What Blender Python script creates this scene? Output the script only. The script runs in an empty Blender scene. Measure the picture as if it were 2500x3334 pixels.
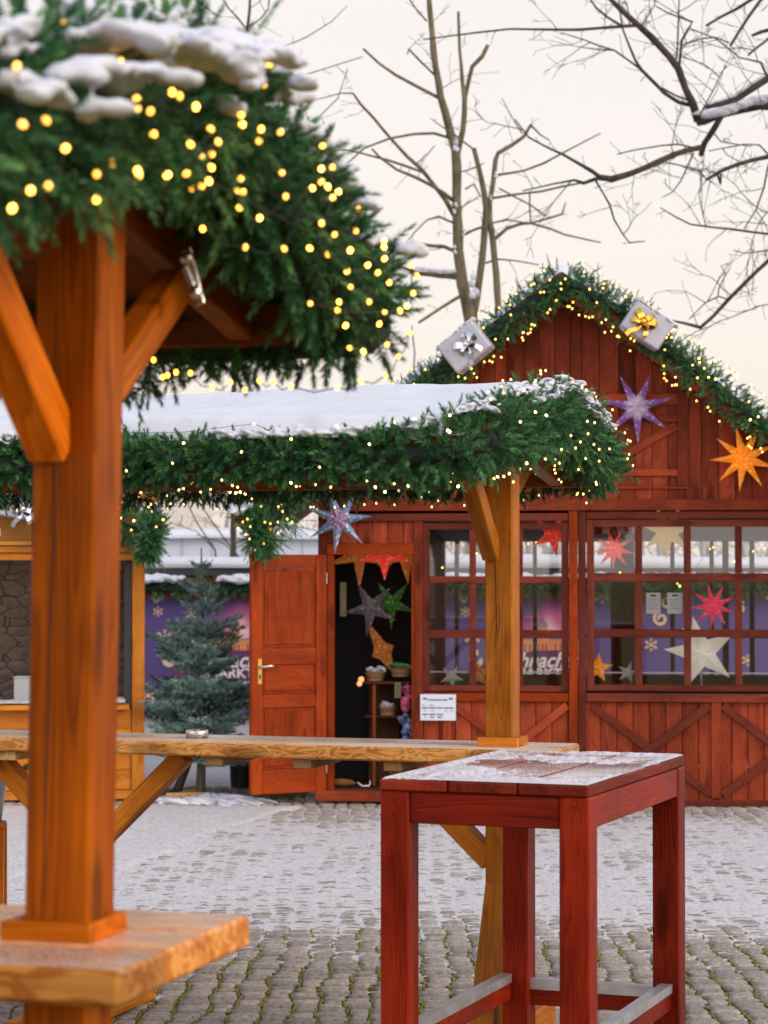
import bpy, math, random
import numpy as np
from mathutils import Vector, Matrix
random.seed(7); rng = np.random.default_rng(11)
S = bpy.context.scene; COL = S.collection
R = math.radians
# ------------------------------------------------------------------ camera
FPX, CX, CY, HZ = 7600.0, 1250.0, 1667.0, 1.75
PITCH = math.atan(178/FPX)
cam = bpy.data.cameras.new('camera'); cam.sensor_fit = 'HORIZONTAL'; cam.sensor_width = 24.0
cam.lens = FPX/2500*24; cam.clip_end = 3000; cam.clip_start = .05
cam.dof.use_dof = True; cam.dof.focus_distance = 9.3; cam.dof.aperture_fstop = (cam.lens/1000)/.0152; cam.dof.aperture_blades = 0
camo = bpy.data.objects.new('camera', cam); COL.objects.link(camo)
camo.location = (0, 0, HZ); camo.rotation_euler = (R(90)+PITCH, 0, 0); S.camera = camo
# ------------------------------------------------------------------ sky
SUN_EL, SUN_AZ = 24, 118       # azimuth clockwise from +Y (to the right)
w = bpy.data.worlds.new('World'); S.world = w; w.use_nodes = True
nt = w.node_tree; nt.nodes.clear()
def N(t, typ, **k):
    n = t.nodes.new(typ)
    for a, b in k.items(): setattr(n, a, b)
    return n
out = N(nt, 'ShaderNodeOutputWorld'); addn = N(nt, 'ShaderNodeAddShader')
sky = N(nt, 'ShaderNodeTexSky', sky_type='NISHITA', sun_disc=False)
sky.sun_elevation = R(SUN_EL); sky.sun_rotation = R(SUN_AZ); sky.dust_density = 3; sky.air_density = 1.2
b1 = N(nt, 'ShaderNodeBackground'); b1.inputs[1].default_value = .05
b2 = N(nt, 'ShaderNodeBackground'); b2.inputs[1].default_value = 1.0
tc = N(nt, 'ShaderNodeTexCoord'); sp = N(nt, 'ShaderNodeSeparateXYZ'); cr = N(nt, 'ShaderNodeValToRGB')
nt.links.new(tc.outputs['Generated'], sp.inputs[0]); nt.links.new(sp.outputs[2], cr.inputs[0])
cr.color_ramp.elements[0].position = .0; cr.color_ramp.elements[0].color = (.84, .73, .67, 1)
cr.color_ramp.elements[1].position = .95; cr.color_ramp.elements[1].color = (.60, .67, .84, 1)
e = cr.color_ramp.elements.new(.30); e.color = (.87, .775, .72, 1)
# added fill: unseen sky behind the viewer is brightened to lift front faces
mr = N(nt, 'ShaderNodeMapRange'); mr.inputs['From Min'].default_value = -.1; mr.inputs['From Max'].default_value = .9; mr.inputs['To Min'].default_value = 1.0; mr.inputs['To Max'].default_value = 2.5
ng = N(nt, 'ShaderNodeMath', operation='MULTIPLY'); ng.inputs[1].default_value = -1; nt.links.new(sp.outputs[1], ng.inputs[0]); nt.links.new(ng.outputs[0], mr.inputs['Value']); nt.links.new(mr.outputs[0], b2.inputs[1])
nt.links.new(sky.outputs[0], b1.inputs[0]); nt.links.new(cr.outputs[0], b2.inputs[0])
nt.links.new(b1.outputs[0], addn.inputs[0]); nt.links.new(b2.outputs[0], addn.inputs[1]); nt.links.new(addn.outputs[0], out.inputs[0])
sl = bpy.data.lights.new('sun', 'SUN'); sl.energy = 1.45; sl.angle = R(12); sl.color = (1, .84, .64)
so = bpy.data.objects.new('sun', sl); COL.objects.link(so)
sd = Vector((math.sin(R(SUN_AZ))*math.cos(R(SUN_EL)), math.cos(R(SUN_AZ))*math.cos(R(SUN_EL)), math.sin(R(SUN_EL))))
so.rotation_euler = (-sd).to_track_quat('-Z', 'Y').to_euler()
S.view_settings.view_transform = 'Standard'; S.view_settings.look = 'None'; S.view_settings.exposure = 0.0; S.view_settings.gamma = 1
S.cycles.use_denoising = True; S.cycles.sample_clamp_indirect = 4
S.cycles.max_bounces = 7; S.cycles.transparent_max_bounces = 12; S.cycles.caustics_reflective = False; S.cycles.caustics_refractive = False
# ------------------------------------------------------------------ picture -> world
_cp, _sp = math.cos(PITCH), math.sin(PITCH)
def ray(px, py):
    u = (CY-py)/FPX; x = (px-CX)/FPX
    return Vector((x, _cp-_sp*u, _sp+_cp*u))
def at(px, py, D):
    d = ray(px, py); return Vector((0, 0, HZ))+d*(D/d.y)
def atz(px, py, z):
    d = ray(px, py); return Vector((0, 0, HZ))+d*((z-HZ)/d.z)
# ------------------------------------------------------------------ objects
def tag(o, label=None, cat=None, group=None, kind=None):
    for k, v in (('label', label), ('category', cat), ('group', group), ('kind', kind)):
        if v: o[k] = v
    return o
def thing(name, loc, label, cat, group=None, rz=0.0):
    o = bpy.data.objects.new(name, None); COL.objects.link(o); o.empty_display_size = .1
    o.location = loc; o.rotation_euler = (0, 0, rz)
    bpy_m[o.name] = Matrix.Translation(Vector(loc)) @ Matrix.Rotation(rz, 4, 'Z')
    return tag(o, label, cat, group)
bpy_m = {}
def inv(root): return bpy_m[root.name].inverted() if root is not None and root.name in bpy_m else Matrix.Identity(4)
def link(name, me, mat, parent=None):
    o = bpy.data.objects.new(name, me); COL.objects.link(o)
    if mat is not None and not me.materials: me.materials.append(mat)
    if parent is not None: o.parent = parent
    return o
class MB:
    """collects verts/faces with a wood coordinate (wc) and a random value (rnd) per vertex"""
    def __init__(s): s.v = []; s.f = []; s.wc = []; s.r = []
    def add(s, vs, fs, wc=None, r=None):
        n = len(s.v); vs = [tuple(p) for p in vs]
        s.v += vs; s.f += [tuple(i+n for i in f) for f in fs]
        s.wc += wc if wc else [(p[0], p[1], p[2]) for p in vs]
        rr = random.random() if r is None else r
        s.r += [rr]*len(vs)
    def beam(s, a, b, w, h, up=(0, 0, 1), bev=.003, r=None, taper=1.0):
        a = Vector(a); b = Vector(b); d = b-a; L = d.length; d.normalize()
        up = Vector(up); x = d.cross(up)
        if x.length < 1e-4: x = d.cross(Vector((0, 1, 0)))
        x.normalize(); u = x.cross(d).normalized()
        bev = min(bev, w*.3, h*.3, L*.3)
        ox, oy, oz = random.random()*40, random.random()*40, random.random()*40
        vs = []; wc = []; idx = {}
        for i, sl_ in enumerate((0, 1)):
            for j, sx in enumerate((-1, 1)):
                for k, su in enumerate((-1, 1)):
                    t = taper if i else 1.0
                    hw, hh = w/2*t, h/2*t
                    for m in range(3):
                        ll = (bev if m != 0 else 0); xx = hw-(bev if m != 1 else 0); uu = hh-(bev if m != 2 else 0)
                        l_ = ll if i == 0 else L-ll
                        p = a+d*l_+x*(sx*xx)+u*(su*uu)
                        idx[(i, j, k, m)] = len(vs); vs.append(p); wc.append((l_+ox, sx*xx+oy, su*uu+oz))
        F = []
        g = lambda i, j, k, m: idx[(i, j, k, m)]
        for i in (0, 1): F.append([g(i, 0, 0, 0), g(i, 1, 0, 0), g(i, 1, 1, 0), g(i, 0, 1, 0)])
        for j in (0, 1): F.append([g(0, j, 0, 1), g(1, j, 0, 1), g(1, j, 1, 1), g(0, j, 1, 1)])
        for k in (0, 1): F.append([g(0, 0, k, 2), g(1, 0, k, 2), g(1, 1, k, 2), g(0, 1, k, 2)])
        for j in (0, 1):
            for k in (0, 1): F.append([g(0, j, k, 1), g(1, j, k, 1), g(1, j, k, 2), g(0, j, k, 2)])
        for i in (0, 1):
            for j in (0, 1): F.append([g(i, j, 0, 0), g(i, j, 1, 0), g(i, j, 1, 1), g(i, j, 0, 1)])
            for k in (0, 1): F.append([g(i, 0, k, 0), g(i, 1, k, 0), g(i, 1, k, 2), g(i, 0, k, 2)])
            for j in (0, 1):
                for k in (0, 1): F.append([g(i, j, k, 0), g(i, j, k, 1), g(i, j, k, 2)])
        c = (a+b)/2; FF = []
        for f in F:
            p = [vs[q] for q in f]; n = (p[1]-p[0]).cross(p[2]-p[0]); fc = sum(p, Vector())/len(p)
            FF.append(f if n.dot(fc-c) > 0 else f[::-1])
        s.add(vs, FF, wc, r)
    def box(s, x0, x1, y0, y1, z0, z1, bev=.003, r=None, axis=None):
        """axis-aligned box, grain along its longest side (or axis)"""
        dx, dy, dz = x1-x0, y1-y0, z1-z0; cx, cy, cz = (x0+x1)/2, (y0+y1)/2, (z0+z1)/2
        ax = axis or 'xyz'[[dx, dy, dz].index(max(dx, dy, dz))]
        if ax == 'x': s.beam((x0, cy, cz), (x1, cy, cz), dy, dz, (0, 0, 1), bev, r)
        elif ax == 'y': s.beam((cx, y0, cz), (cx, y1, cz), dx, dz, (0, 0, 1), bev, r)
        else: s.beam((cx, cy, z0), (cx, cy, z1), dx, dy, (0, 1, 0), bev, r)
    def prism(s, poly, y0, y1, r=None, along='z'):
        """poly of (x,z) extruded from y0 to y1"""
        n = len(poly); o = [random.random()*40 for _ in range(3)]
        vs = [(p[0], y0, p[1]) for p in poly]+[(p[0], y1, p[1]) for p in poly]
        area = sum(poly[i][0]*poly[(i+1) % n][1]-poly[(i+1) % n][0]*poly[i][1] for i in range(n))
        fs = [list(range(n)), list(range(2*n-1, n-1, -1))]+[[i, i+n, (i+1) % n+n, (i+1) % n] for i in range(n)]
        if area < 0: fs = [f[::-1] for f in fs]
        wc = [((p[2] if along == 'z' else p[0])+o[0], (p[0] if along == 'z' else p[2])+o[1], p[1]+o[2]) for p in vs]
        s.add(vs, fs, wc, r)
    def tube(s, pts, rad, n=6, cap=True):
        pts = [Vector(p) for p in pts]; m = len(pts); vs = []; fs = []; wc = []
        if not hasattr(rad, '__len__'): rad = [rad]*m
        ref = None; l = random.random()*30
        for i, p in enumerate(pts):
            d = (pts[min(i+1, m-1)]-pts[max(i-1, 0)]).normalized()
            if ref is None: ref = d.orthogonal().normalized()
            ref = (ref-d*ref.dot(d)).normalized(); b = d.cross(ref)
            if i: l += (p-pts[i-1]).length
            for k in range(n):
                a = 2*math.pi*k/n
                vs.append(p+(ref*math.cos(a)+b*math.sin(a))*rad[i]); wc.append((l, math.cos(a)*.1, math.sin(a)*.1))
        for i in range(m-1):
            for k in range(n):
                k2 = (k+1) % n; fs.append((i*n+k, i*n+k2, (i+1)*n+k2, (i+1)*n+k))
        if cap: fs.append(tuple(range(n-1, -1, -1))); fs.append(tuple((m-1)*n+k for k in range(n)))
        s.add(vs, fs, wc)
    def lathe(s, prof, c=(0, 0, 0), n=24):
        c = Vector(c); vs = []; fs = []; m = len(prof)
        for (r_, z) in prof:
            for k in range(n):
                a = 2*math.pi*k/n; vs.append(c+Vector((r_*math.cos(a), r_*math.sin(a), z)))
        for i in range(m-1):
            for k in range(n):
                k2 = (k+1) % n; fs.append((i*n+k, i*n+k2, (i+1)*n+k2, (i+1)*n+k))
        s.add(vs, fs)
    def blob(s, c, r, sq=(1, 1, 1), sub=2, amp=.2, rnd=None, seed=None):
        v, f = ICO[sub]; c = Vector(c)
        ph = np.random.default_rng(seed if seed is not None else int(rng.integers(1e9))).random((5, 4))*6.28
        vv = []
        for p in v:
            d = 1+amp*sum(math.sin(p[0]*(1.5+i)+ph[i][0]+p[1]*(2+i*.7)+ph[i][1]+p[2]*(1.7+i)+ph[i][2])/(1+i) for i in range(4))*.5
            vv.append(c+Vector((p[0]*r*sq[0]*d, p[1]*r*sq[1]*d, p[2]*r*sq[2]*d)))
        s.add(vv, f, None, rnd)
    def build(s, name, mat, parent=None, smooth=False, root=None, xf=None):
        """verts are world coordinates if root given (made local to it), else local already"""
        me = bpy.data.meshes.new(name); V = s.v
        M = inv(root) if root is not None else None
        if xf is not None: M = xf if M is None else M @ xf
        if M is not None: V = [M @ Vector(p) for p in V]
        me.from_pydata(V, [], s.f)
        if s.v:
            a = me.attributes.new('wc', 'FLOAT_VECTOR', 'POINT'); a.data.foreach_set('vector', np.array(s.wc, dtype=np.float32).ravel())
            a = me.attributes.new('rnd', 'FLOAT', 'POINT'); a.data.foreach_set('value', np.array(s.r, dtype=np.float32))
        if smooth: me.polygons.foreach_set('use_smooth', [True]*len(me.polygons))
        me.update()
        return link(name, me, mat, parent)
def _ico():
    t = (1+5**.5)/2
    v = [(-1, t, 0), (1, t, 0), (-1, -t, 0), (1, -t, 0), (0, -1, t), (0, 1, t), (0, -1, -t), (0, 1, -t), (t, 0, -1), (t, 0, 1), (-t, 0, -1), (-t, 0, 1)]
    f = [(0, 11, 5), (0, 5, 1), (0, 1, 7), (0, 7, 10), (0, 10, 11), (1, 5, 9), (5, 11, 4), (11, 10, 2), (10, 7, 6), (7, 1, 8), (3, 9, 4), (3, 4, 2), (3, 2, 6), (3, 6, 8), (3, 8, 9), (4, 9, 5), (2, 4, 11), (6, 2, 10), (8, 6, 7), (9, 8, 1)]
    v = [Vector(p).normalized() for p in v]; res = [(list(v), list(f))]
    for _ in range(3):
        v = list(v); c = {}; nf = []
        def mid(a, b):
            k = (min(a, b), max(a, b))
            if k not in c: c[k] = len(v); v.append(((v[a]+v[b])/2).normalized())
            return c[k]
        for a, b, d in f:
            ab, bd, da = mid(a, b), mid(b, d), mid(d, a); nf += [(a, ab, da), (b, bd, ab), (d, da, bd), (ab, bd, da)]
        f = nf; res.append((v, list(f)))
    return res
ICO = _ico()
def tri_mesh(name, V, mat, parent=None, rnd=None, k=3, M=None, smooth=False):
    """V (T*k,3) array of separate k-gons"""
    V = np.asarray(V, dtype=np.float64).reshape(-1, 3)
    if M is not None:
        m = np.array(M); V = V @ m[:3, :3].T+m[:3, 3]
    me = bpy.data.meshes.new(name); n = len(V); t = n//k
    me.vertices.add(n); me.vertices.foreach_set('co', V.astype(np.float32).ravel())
    me.loops.add(n); me.loops.foreach_set('vertex_index', np.arange(n, dtype=np.int32))
    me.polygons.add(t); me.polygons.foreach_set('loop_start', np.arange(0, n, k, dtype=np.int32))
    me.update(calc_edges=True)
    if rnd is not None:
        a = me.attributes.new('rnd', 'FLOAT', 'POINT'); a.data.foreach_set('value', np.asarray(rnd, dtype=np.float32))
    return link(name, me, mat, parent)
def grid_mesh(name, P, mat, parent=None, mask=None, smooth=True, M=None):
    """P (m,n,3) grid of points; mask (m-1,n-1) keeps faces"""
    m, n, _ = P.shape; V = P.reshape(-1, 3)
    if M is not None:
        mm = np.array(M); V = V @ mm[:3, :3].T+mm[:3, 3]
    i = np.arange(m*n).reshape(m, n)
    q = np.stack([i[:-1, :-1], i[:-1, 1:], i[1:, 1:], i[1:, :-1]], -1)
    q = q[mask] if mask is not None else q.reshape(-1, 4)
    used = np.unique(q); re = np.full(m*n, -1); re[used] = np.arange(len(used)); V = V[used]; q = re[q]
    me = bpy.data.meshes.new(name)
    me.vertices.add(len(V)); me.vertices.foreach_set('co', V.astype(np.float32).ravel())
    me.loops.add(q.size); me.loops.foreach_set('vertex_index', q.ravel().astype(np.int32))
    me.polygons.add(len(q)); me.polygons.foreach_set('loop_start', np.arange(0, q.size, 4, dtype=np.int32))
    me.update(calc_edges=True)
    if smooth: me.polygons.foreach_set('use_smooth', np.ones(len(q), dtype=bool))
    return link(name, me, mat, parent)
_tabs = [np.random.default_rng(i).random((64, 64)) for i in range(8)]
def vnoise(x, y, k=0):
    t = _tabs[k % 8]; xi = np.floor(x).astype(int); yi = np.floor(y).astype(int); fx = x-xi; fy = y-yi
    fx = fx*fx*(3-2*fx); fy = fy*fy*(3-2*fy); g = lambda a, b: t[a % 64, b % 64]
    return (g(xi, yi)*(1-fx)+g(xi+1, yi)*fx)*(1-fy)+(g(xi, yi+1)*(1-fx)+g(xi+1, yi+1)*fx)*fy
def fbm(x, y, o=4, k=0):
    s = 0; a = .5
    for i in range(o): s = s+a*vnoise(x*2**i+i*7.3, y*2**i+i*3.1, k+i); a *= .5
    return s/(1-.5**o)
def text_mesh(name, txt, size, mat, parent, loc, rot=(R(90), 0, 0), shear=0, offset=0, extrude=.001, align='LEFT', sx=1.0):
    c = bpy.data.curves.new(name, 'FONT'); c.body = txt; c.size = size; c.shear = shear; c.offset = offset; c.extrude = extrude
    c.align_x = align; c.resolution_u = 3
    o = bpy.data.objects.new('tmp', c); COL.objects.link(o)
    dg = bpy.context.evaluated_depsgraph_get(); me = bpy.data.meshes.new_from_object(o.evaluated_get(dg))
    bpy.data.objects.remove(o); me.name = name; me.materials.clear()
    t = link(name, me, mat, parent); t.location = loc; t.rotation_euler = rot; t.scale = (sx, 1, 1)
    return t
# ------------------------------------------------------------------ materials
def new_mat(name):
    m = bpy.data.materials.new(name); m.use_nodes = True; t = m.node_tree; t.nodes.clear()
    o = N(t, 'ShaderNodeOutputMaterial'); p = N(t, 'ShaderNodeBsdfPrincipled'); t.links.new(p.outputs[0], o.inputs[0])
    return m, t, p
def ramp(t, stops, src=None):
    n = N(t, 'ShaderNodeValToRGB'); el = n.color_ramp.elements
    el[0].position, el[0].color = stops[0][0], (*stops[0][1], 1); el[1].position, el[1].color = stops[-1][0], (*stops[-1][1], 1)
    for s_ in stops[1:-1]: q = el.new(s_[0]); q.color = (*s_[1], 1)
    if src is not None: t.links.new(src, n.inputs[0])
    return n
def math_n(t, op, a, b=None, clamp=False):
    n = N(t, 'ShaderNodeMath', operation=op); n.use_clamp = clamp
    for i, v in enumerate((a, b)):
        if v is None: continue
        if hasattr(v, 'links'): t.links.new(v, n.inputs[i])
        else: n.inputs[i].default_value = v
    return n.outputs[0]
def mixc(t, fac, a, b, mode='MIX'):
    n = N(t, 'ShaderNodeMix', data_type='RGBA', blend_type=mode)
    for s_, v in ((n.inputs[0], fac), (n.inputs[6], a), (n.inputs[7], b)):
        if hasattr(v, 'links'): t.links.new(v, s_)
        elif hasattr(v, '__len__'): s_.default_value = (*v, 1)
        else: s_.default_value = v
    return n.outputs[2]
def noise(t, vec, scale, detail=3, rough=.5, dist=0):
    n = N(t, 'ShaderNodeTexNoise'); n.inputs['Scale'].default_value = scale; n.inputs['Detail'].default_value = detail
    n.inputs['Roughness'].default_value = rough; n.inputs['Distortion'].default_value = dist
    if vec is not None: t.links.new(vec, n.inputs['Vector'])
    return n
def mapping(t, vec, sc, loc=(0, 0, 0)):
    n = N(t, 'ShaderNodeMapping'); n.inputs['Scale'].default_value = sc; n.inputs['Location'].default_value = loc; t.links.new(vec, n.inputs[0])
    return n.outputs[0]
def bump(t, p, h, strength, dist=.01):
    b = N(t, 'ShaderNodeBump'); b.inputs['Strength'].default_value = strength; b.inputs['Distance'].default_value = dist
    t.links.new(h, b.inputs['Height']); t.links.new(b.outputs[0], p.inputs['Normal'])
def wood(name, dark, mid, light, rough=.45, coat=.0, swirl=0.0, var=.35, knots=.8, gs=1.0, frost=0.0, spec=.07, stain=.6):
    m, t, p = new_mat(name)
    at_ = N(t, 'ShaderNodeAttribute', attribute_name='wc'); rn = N(t, 'ShaderNodeAttribute', attribute_name='rnd')
    v = at_.outputs['Vector']
    # broad figure
    n1 = noise(t, mapping(t, v, (1.3*gs, 9*gs, 9*gs)), 1.0, 3, .5, .6)
    if swirl:
        nn = noise(t, mapping(t, v, (9*gs, 34*gs, 34*gs)), 1.0, 1.5, .4, .8)
        band = math_n(t, 'FRACT', math_n(t, 'MULTIPLY', nn.outputs[0], 6*swirl))
        band = math_n(t, 'ABSOLUTE', math_n(t, 'SUBTRACT', band, .5)); band = math_n(t, 'MULTIPLY', band, 2)
        bandc = ramp(t, [(0, (.25, .25, .25)), (.3, (.42, .42, .42)), (.62, (.85, .85, .85))], band).outputs[0]
    else:
        nn = noise(t, mapping(t, v, (.9*gs, 14*gs, 14*gs)), 1.0, 1.0, .4, .5)
        band = math_n(t, 'FRACT', math_n(t, 'MULTIPLY', nn.outputs[0], 16))
        bandc = ramp(t, [(0, (.35, .35, .35)), (.75, (.75, .75, .75)), (.93, (.1, .1, .1)), (1, (.35, .35, .35))], band).outputs[0]
    fine = noise(t, mapping(t, v, (6*gs, 160*gs, 160*gs)), 1.0, 2, .6)
    f = math_n(t, 'ADD', math_n(t, 'MULTIPLY', n1.outputs[0], .55), math_n(t, 'MULTIPLY', bandc, .30 if not swirl else .5))
    f = math_n(t, 'ADD', f, math_n(t, 'MULTIPLY', fine.outputs[0], .25))
    f = math_n(t, 'SUBTRACT', f, .06)
    col = ramp(t, [(.22, dark), (.52, mid), (.85, light)], f).outputs[0]
    # knots
    vo = N(t, 'ShaderNodeTexVoronoi', feature='F1'); vo.inputs['Scale'].default_value = 1.0
    t.links.new(mapping(t, v, (2.0, 8, 8)), vo.inputs['Vector'])
    kn = ramp(t, [(0, (1, 1, 1)), (.14, (.9, .9, .9)), (.25, (0, 0, 0))], vo.outputs['Distance']).outputs[0]
    col = mixc(t, math_n(t, 'MULTIPLY', kn, knots*.7), col, tuple(c*.35 for c in dark))
    # dirt / uneven stain
    n3 = noise(t, v, 2.3, 4, .6)
    st = ramp(t, [(.3, (.55, .5, .45)), (.55, (1, 1, 1)), (.8, (1.25, 1.2, 1.1))], n3.outputs[0]).outputs[0]
    col = mixc(t, stain, col, st, 'MULTIPLY')
    sc = math_n(t, 'ADD', math_n(t, 'MULTIPLY', rn.outputs['Fac'], var*2), 1-var)
    hs = N(t, 'ShaderNodeHueSaturation'); t.links.new(sc, hs.inputs['Value']); t.links.new(col, hs.inputs['Color'])
    col = hs.outputs[0]
    rr = math_n(t, 'ADD', math_n(t, 'MULTIPLY', n3.outputs[0], .3), rough-.15)
    if frost:
        ge = N(t, 'ShaderNodeNewGeometry'); sx = N(t, 'ShaderNodeSeparateXYZ'); t.links.new(ge.outputs['Normal'], sx.inputs[0])
        up = math_n(t, 'GREATER_THAN', sx.outputs[2], .9)
        oc = N(t, 'ShaderNodeTexCoord'); fn = noise(t, oc.outputs['Object'], 130, 3, .75); fb = noise(t, oc.outputs['Object'], 3, 2)
        fm = math_n(t, 'ADD', fn.outputs[0], math_n(t, 'MULTIPLY', fb.outputs[0], .35))
        fm = math_n(t, 'MULTIPLY', ramp(t, [(.62, (0, 0, 0)), (.74, (1, 1, 1))], fm).outputs[0], up)
        col = mixc(t, math_n(t, 'MULTIPLY', fm, frost), col, (.8, .78, .76))
    t.links.new(col, p.inputs['Base Color']); t.links.new(rr, p.inputs['Roughness'])
    p.inputs['Coat Weight'].default_value = coat*.12; p.inputs['Coat Roughness'].default_value = .2; p.inputs['Specular IOR Level'].default_value = spec
    h = math_n(t, 'ADD', math_n(t, 'MULTIPLY', f, .6), math_n(t, 'MULTIPLY', fine.outputs[0], .5))
    bump(t, p, h, .22, .004)
    return m
W_NEAR = wood('honey_varnished_pine', (.15, .027, .001), (.43, .095, .003), (.70, .235, .012), .42, .0, spec=.05, frost=0, gs=.7, knots=.9)
W_NEARTOP = wood('honey_counter_near', (.15, .045, .005), (.40, .130, .018), (.62, .28, .065), .25, 2.5, swirl=.45, frost=.45, gs=.8)
W_MID = wood('ochre_pine', (.19, .056, .004), (.46, .148, .014), (.66, .28, .048), .5, .0, spec=.08, knots=.9)
W_MIDTOP = wood('ochre_counter', (.17, .058, .012), (.46, .185, .042), (.70, .37, .12), .38, .6, swirl=1.0, frost=1.0)
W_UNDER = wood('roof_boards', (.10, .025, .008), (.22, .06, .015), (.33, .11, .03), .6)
W_HUT = wood('hut_red_stain', (.07, .012, .006), (.25, .041, .016), (.37, .075, .028), .55, .08, var=.34, stain=.85)
W_DOOR = wood('door_red_stain', (.07, .009, .001), (.23, .030, .004), (.33, .060, .008), .42, .25, var=.15)
W_HUTD = wood('hut_brown_red', (.045, .009, .006), (.13, .026, .015), (.19, .043, .025), .6, .0, var=.2)
W_RED = wood('table_red_stain', (.05, .004, .002), (.20, .014, .004), (.32, .032, .008), .38, .35, var=.2, knots=1, stain=1.0)
W_REDD = wood('table_edge_dark', (.03, .006, .003), (.17, .018, .008), (.30, .045, .018), .5, .2, var=.3, frost=.8)
W_STALL = wood('orange_stall_pine', (.26, .07, .010), (.50, .165, .02), (.66, .29, .06), .45, .2)
W_PLAIN = wood('raw_wood', (.25, .13, .06), (.45, .27, .13), (.6, .4, .22), .7)
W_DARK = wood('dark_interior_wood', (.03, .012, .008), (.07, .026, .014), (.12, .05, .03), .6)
def plain(name, col, rough=.5, metal=0, em=None, es=1, spec=.5, var=0, vs=30, coat=0):
    m, t, p = new_mat(name); p.inputs['Base Color'].default_value = (*col, 1); p.inputs['Roughness'].default_value = rough
    p.inputs['Metallic'].default_value = metal; p.inputs['Specular IOR Level'].default_value = spec; p.inputs['Coat Weight'].default_value = coat
    if em: p.inputs['Emission Color'].default_value = (*em, 1); p.inputs['Emission Strength'].default_value = es
    if var:
        oc = N(t, 'ShaderNodeTexCoord'); n = noise(t, oc.outputs['Object'], vs, 4, .6)
        c = ramp(t, [(.3, tuple(x*(1-var) for x in col)), (.7, tuple(min(1, x*(1+var)) for x in col))], n.outputs[0]).outputs[0]
        t.links.new(c, p.inputs['Base Color']); bump(t, p, n.outputs[0], .3, .005)
    return m
def snow_mat(name, a=(.55, .57, .63), dirt=0.0, fine=90, bs=.35):
    m, t, p = new_mat(name); oc = N(t, 'ShaderNodeTexCoord'); n = noise(t, oc.outputs['Object'], fine, 3, .7); n2 = noise(t, oc.outputs['Object'], 5, 4, .6)
    c = ramp(t, [(.35, tuple(x*.92 for x in a)), (.65, a)], n2.outputs[0]).outputs[0]
    if dirt:
        n3 = noise(t, mapping(t, oc.outputs['Object'], (1, .6, 1)), 38, 6, .85)
        c = mixc(t, math_n(t, 'MULTIPLY', ramp(t, [(.49, (0, 0, 0)), (.64, (1, 1, 1))], n3.outputs[0]).outputs[0], dirt), c, (.20, .17, .14))
    t.links.new(c, p.inputs['Base Color']); p.inputs['Roughness'].default_value = .7; p.inputs['Specular IOR Level'].default_value = .25
    p.inputs['Subsurface Weight'].default_value = 0
    h = math_n(t, 'ADD', n.outputs[0], math_n(t, 'MULTIPLY', n2.outputs[0], 2.0)); bump(t, p, h, bs, .01)
    return m
SNOW = snow_mat('fresh_snow'); SNOWG = snow_mat('trodden_snow', (.54, .53, .545), dirt=.8, fine=70)
SNOWT = snow_mat('table_frost', (.60, .57, .62), dirt=0, fine=160, bs=.6)
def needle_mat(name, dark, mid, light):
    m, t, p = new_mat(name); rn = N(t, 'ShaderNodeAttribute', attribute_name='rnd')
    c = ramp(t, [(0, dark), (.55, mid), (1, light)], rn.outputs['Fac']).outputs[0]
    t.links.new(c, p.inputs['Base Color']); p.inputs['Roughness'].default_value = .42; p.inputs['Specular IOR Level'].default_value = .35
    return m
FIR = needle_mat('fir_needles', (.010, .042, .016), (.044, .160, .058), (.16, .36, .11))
SPRUCE = needle_mat('blue_spruce_needles', (.07, .13, .115), (.20, .33, .30), (.46, .62, .56))
DARKG = plain('garland_core', (.006, .016, .008), .9)
def bulb_mat(name, col, es):
    m, t, p = new_mat(name); oi = N(t, 'ShaderNodeObjectInfo'); p.inputs['Base Color'].default_value = (1, .7, .3, 1); p.inputs['Emission Color'].default_value = (*col, 1)
    t.links.new(math_n(t, 'MULTIPLY', math_n(t, 'ADD', math_n(t, 'POWER', oi.outputs['Random'], 3.0), .28), es), p.inputs['Emission Strength']); return m
BULB = bulb_mat('warm_bulb', (1, .43, .05), 13); BULBS = bulb_mat('warm_bulb_small', (1, .58, .17), 14); BULBH = bulb_mat('warm_bulb_hut', (1, .50, .08), 17)
CABLE = plain('dark_cable', (.01, .016, .012), .6)
BARK = None
def bark(name, a, b, sc):
    m, t, p = new_mat(name); oc = N(t, 'ShaderNodeTexCoord'); n = noise(t, mapping(t, oc.outputs['Object'], (1, 1, .35)), sc, 5, .65)
    c = ramp(t, [(.35, a), (.65, b)], n.outputs[0]).outputs[0]; t.links.new(c, p.inputs['Base Color']); p.inputs['Roughness'].default_value = .9
    bump(t, p, n.outputs[0], .7, .02); return m
BARK_A = bark('bark_olive', (.06, .05, .03), (.17, .135, .075), 14); BARK_D = bark('bark_dark', (.016, .012, .009), (.06, .044, .03), 12)
GLASS_M, gt, gp = new_mat('window_glass')
gt.nodes.remove(gp); go = [n for n in gt.nodes if n.type == 'OUTPUT_MATERIAL'][0]
gtr = N(gt, 'ShaderNodeBsdfTransparent'); ggl = N(gt, 'ShaderNodeBsdfGlossy'); ggl.inputs['Roughness'].default_value = .02; gfr = N(gt, 'ShaderNodeFresnel'); gfr.inputs[0].default_value = 1.5
gm = N(gt, 'ShaderNodeMixShader'); gt.links.new(math_n(gt, 'ADD', math_n(gt, 'MULTIPLY', gfr.outputs[0], 1.2), .05), gm.inputs[0]); gt.links.new(gtr.outputs[0], gm.inputs[1]); gt.links.new(ggl.outputs[0], gm.inputs[2]); gt.links.new(gm.outputs[0], go.inputs[0])
gtr.inputs[0].default_value = (.93, .95, .95, 1)
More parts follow.
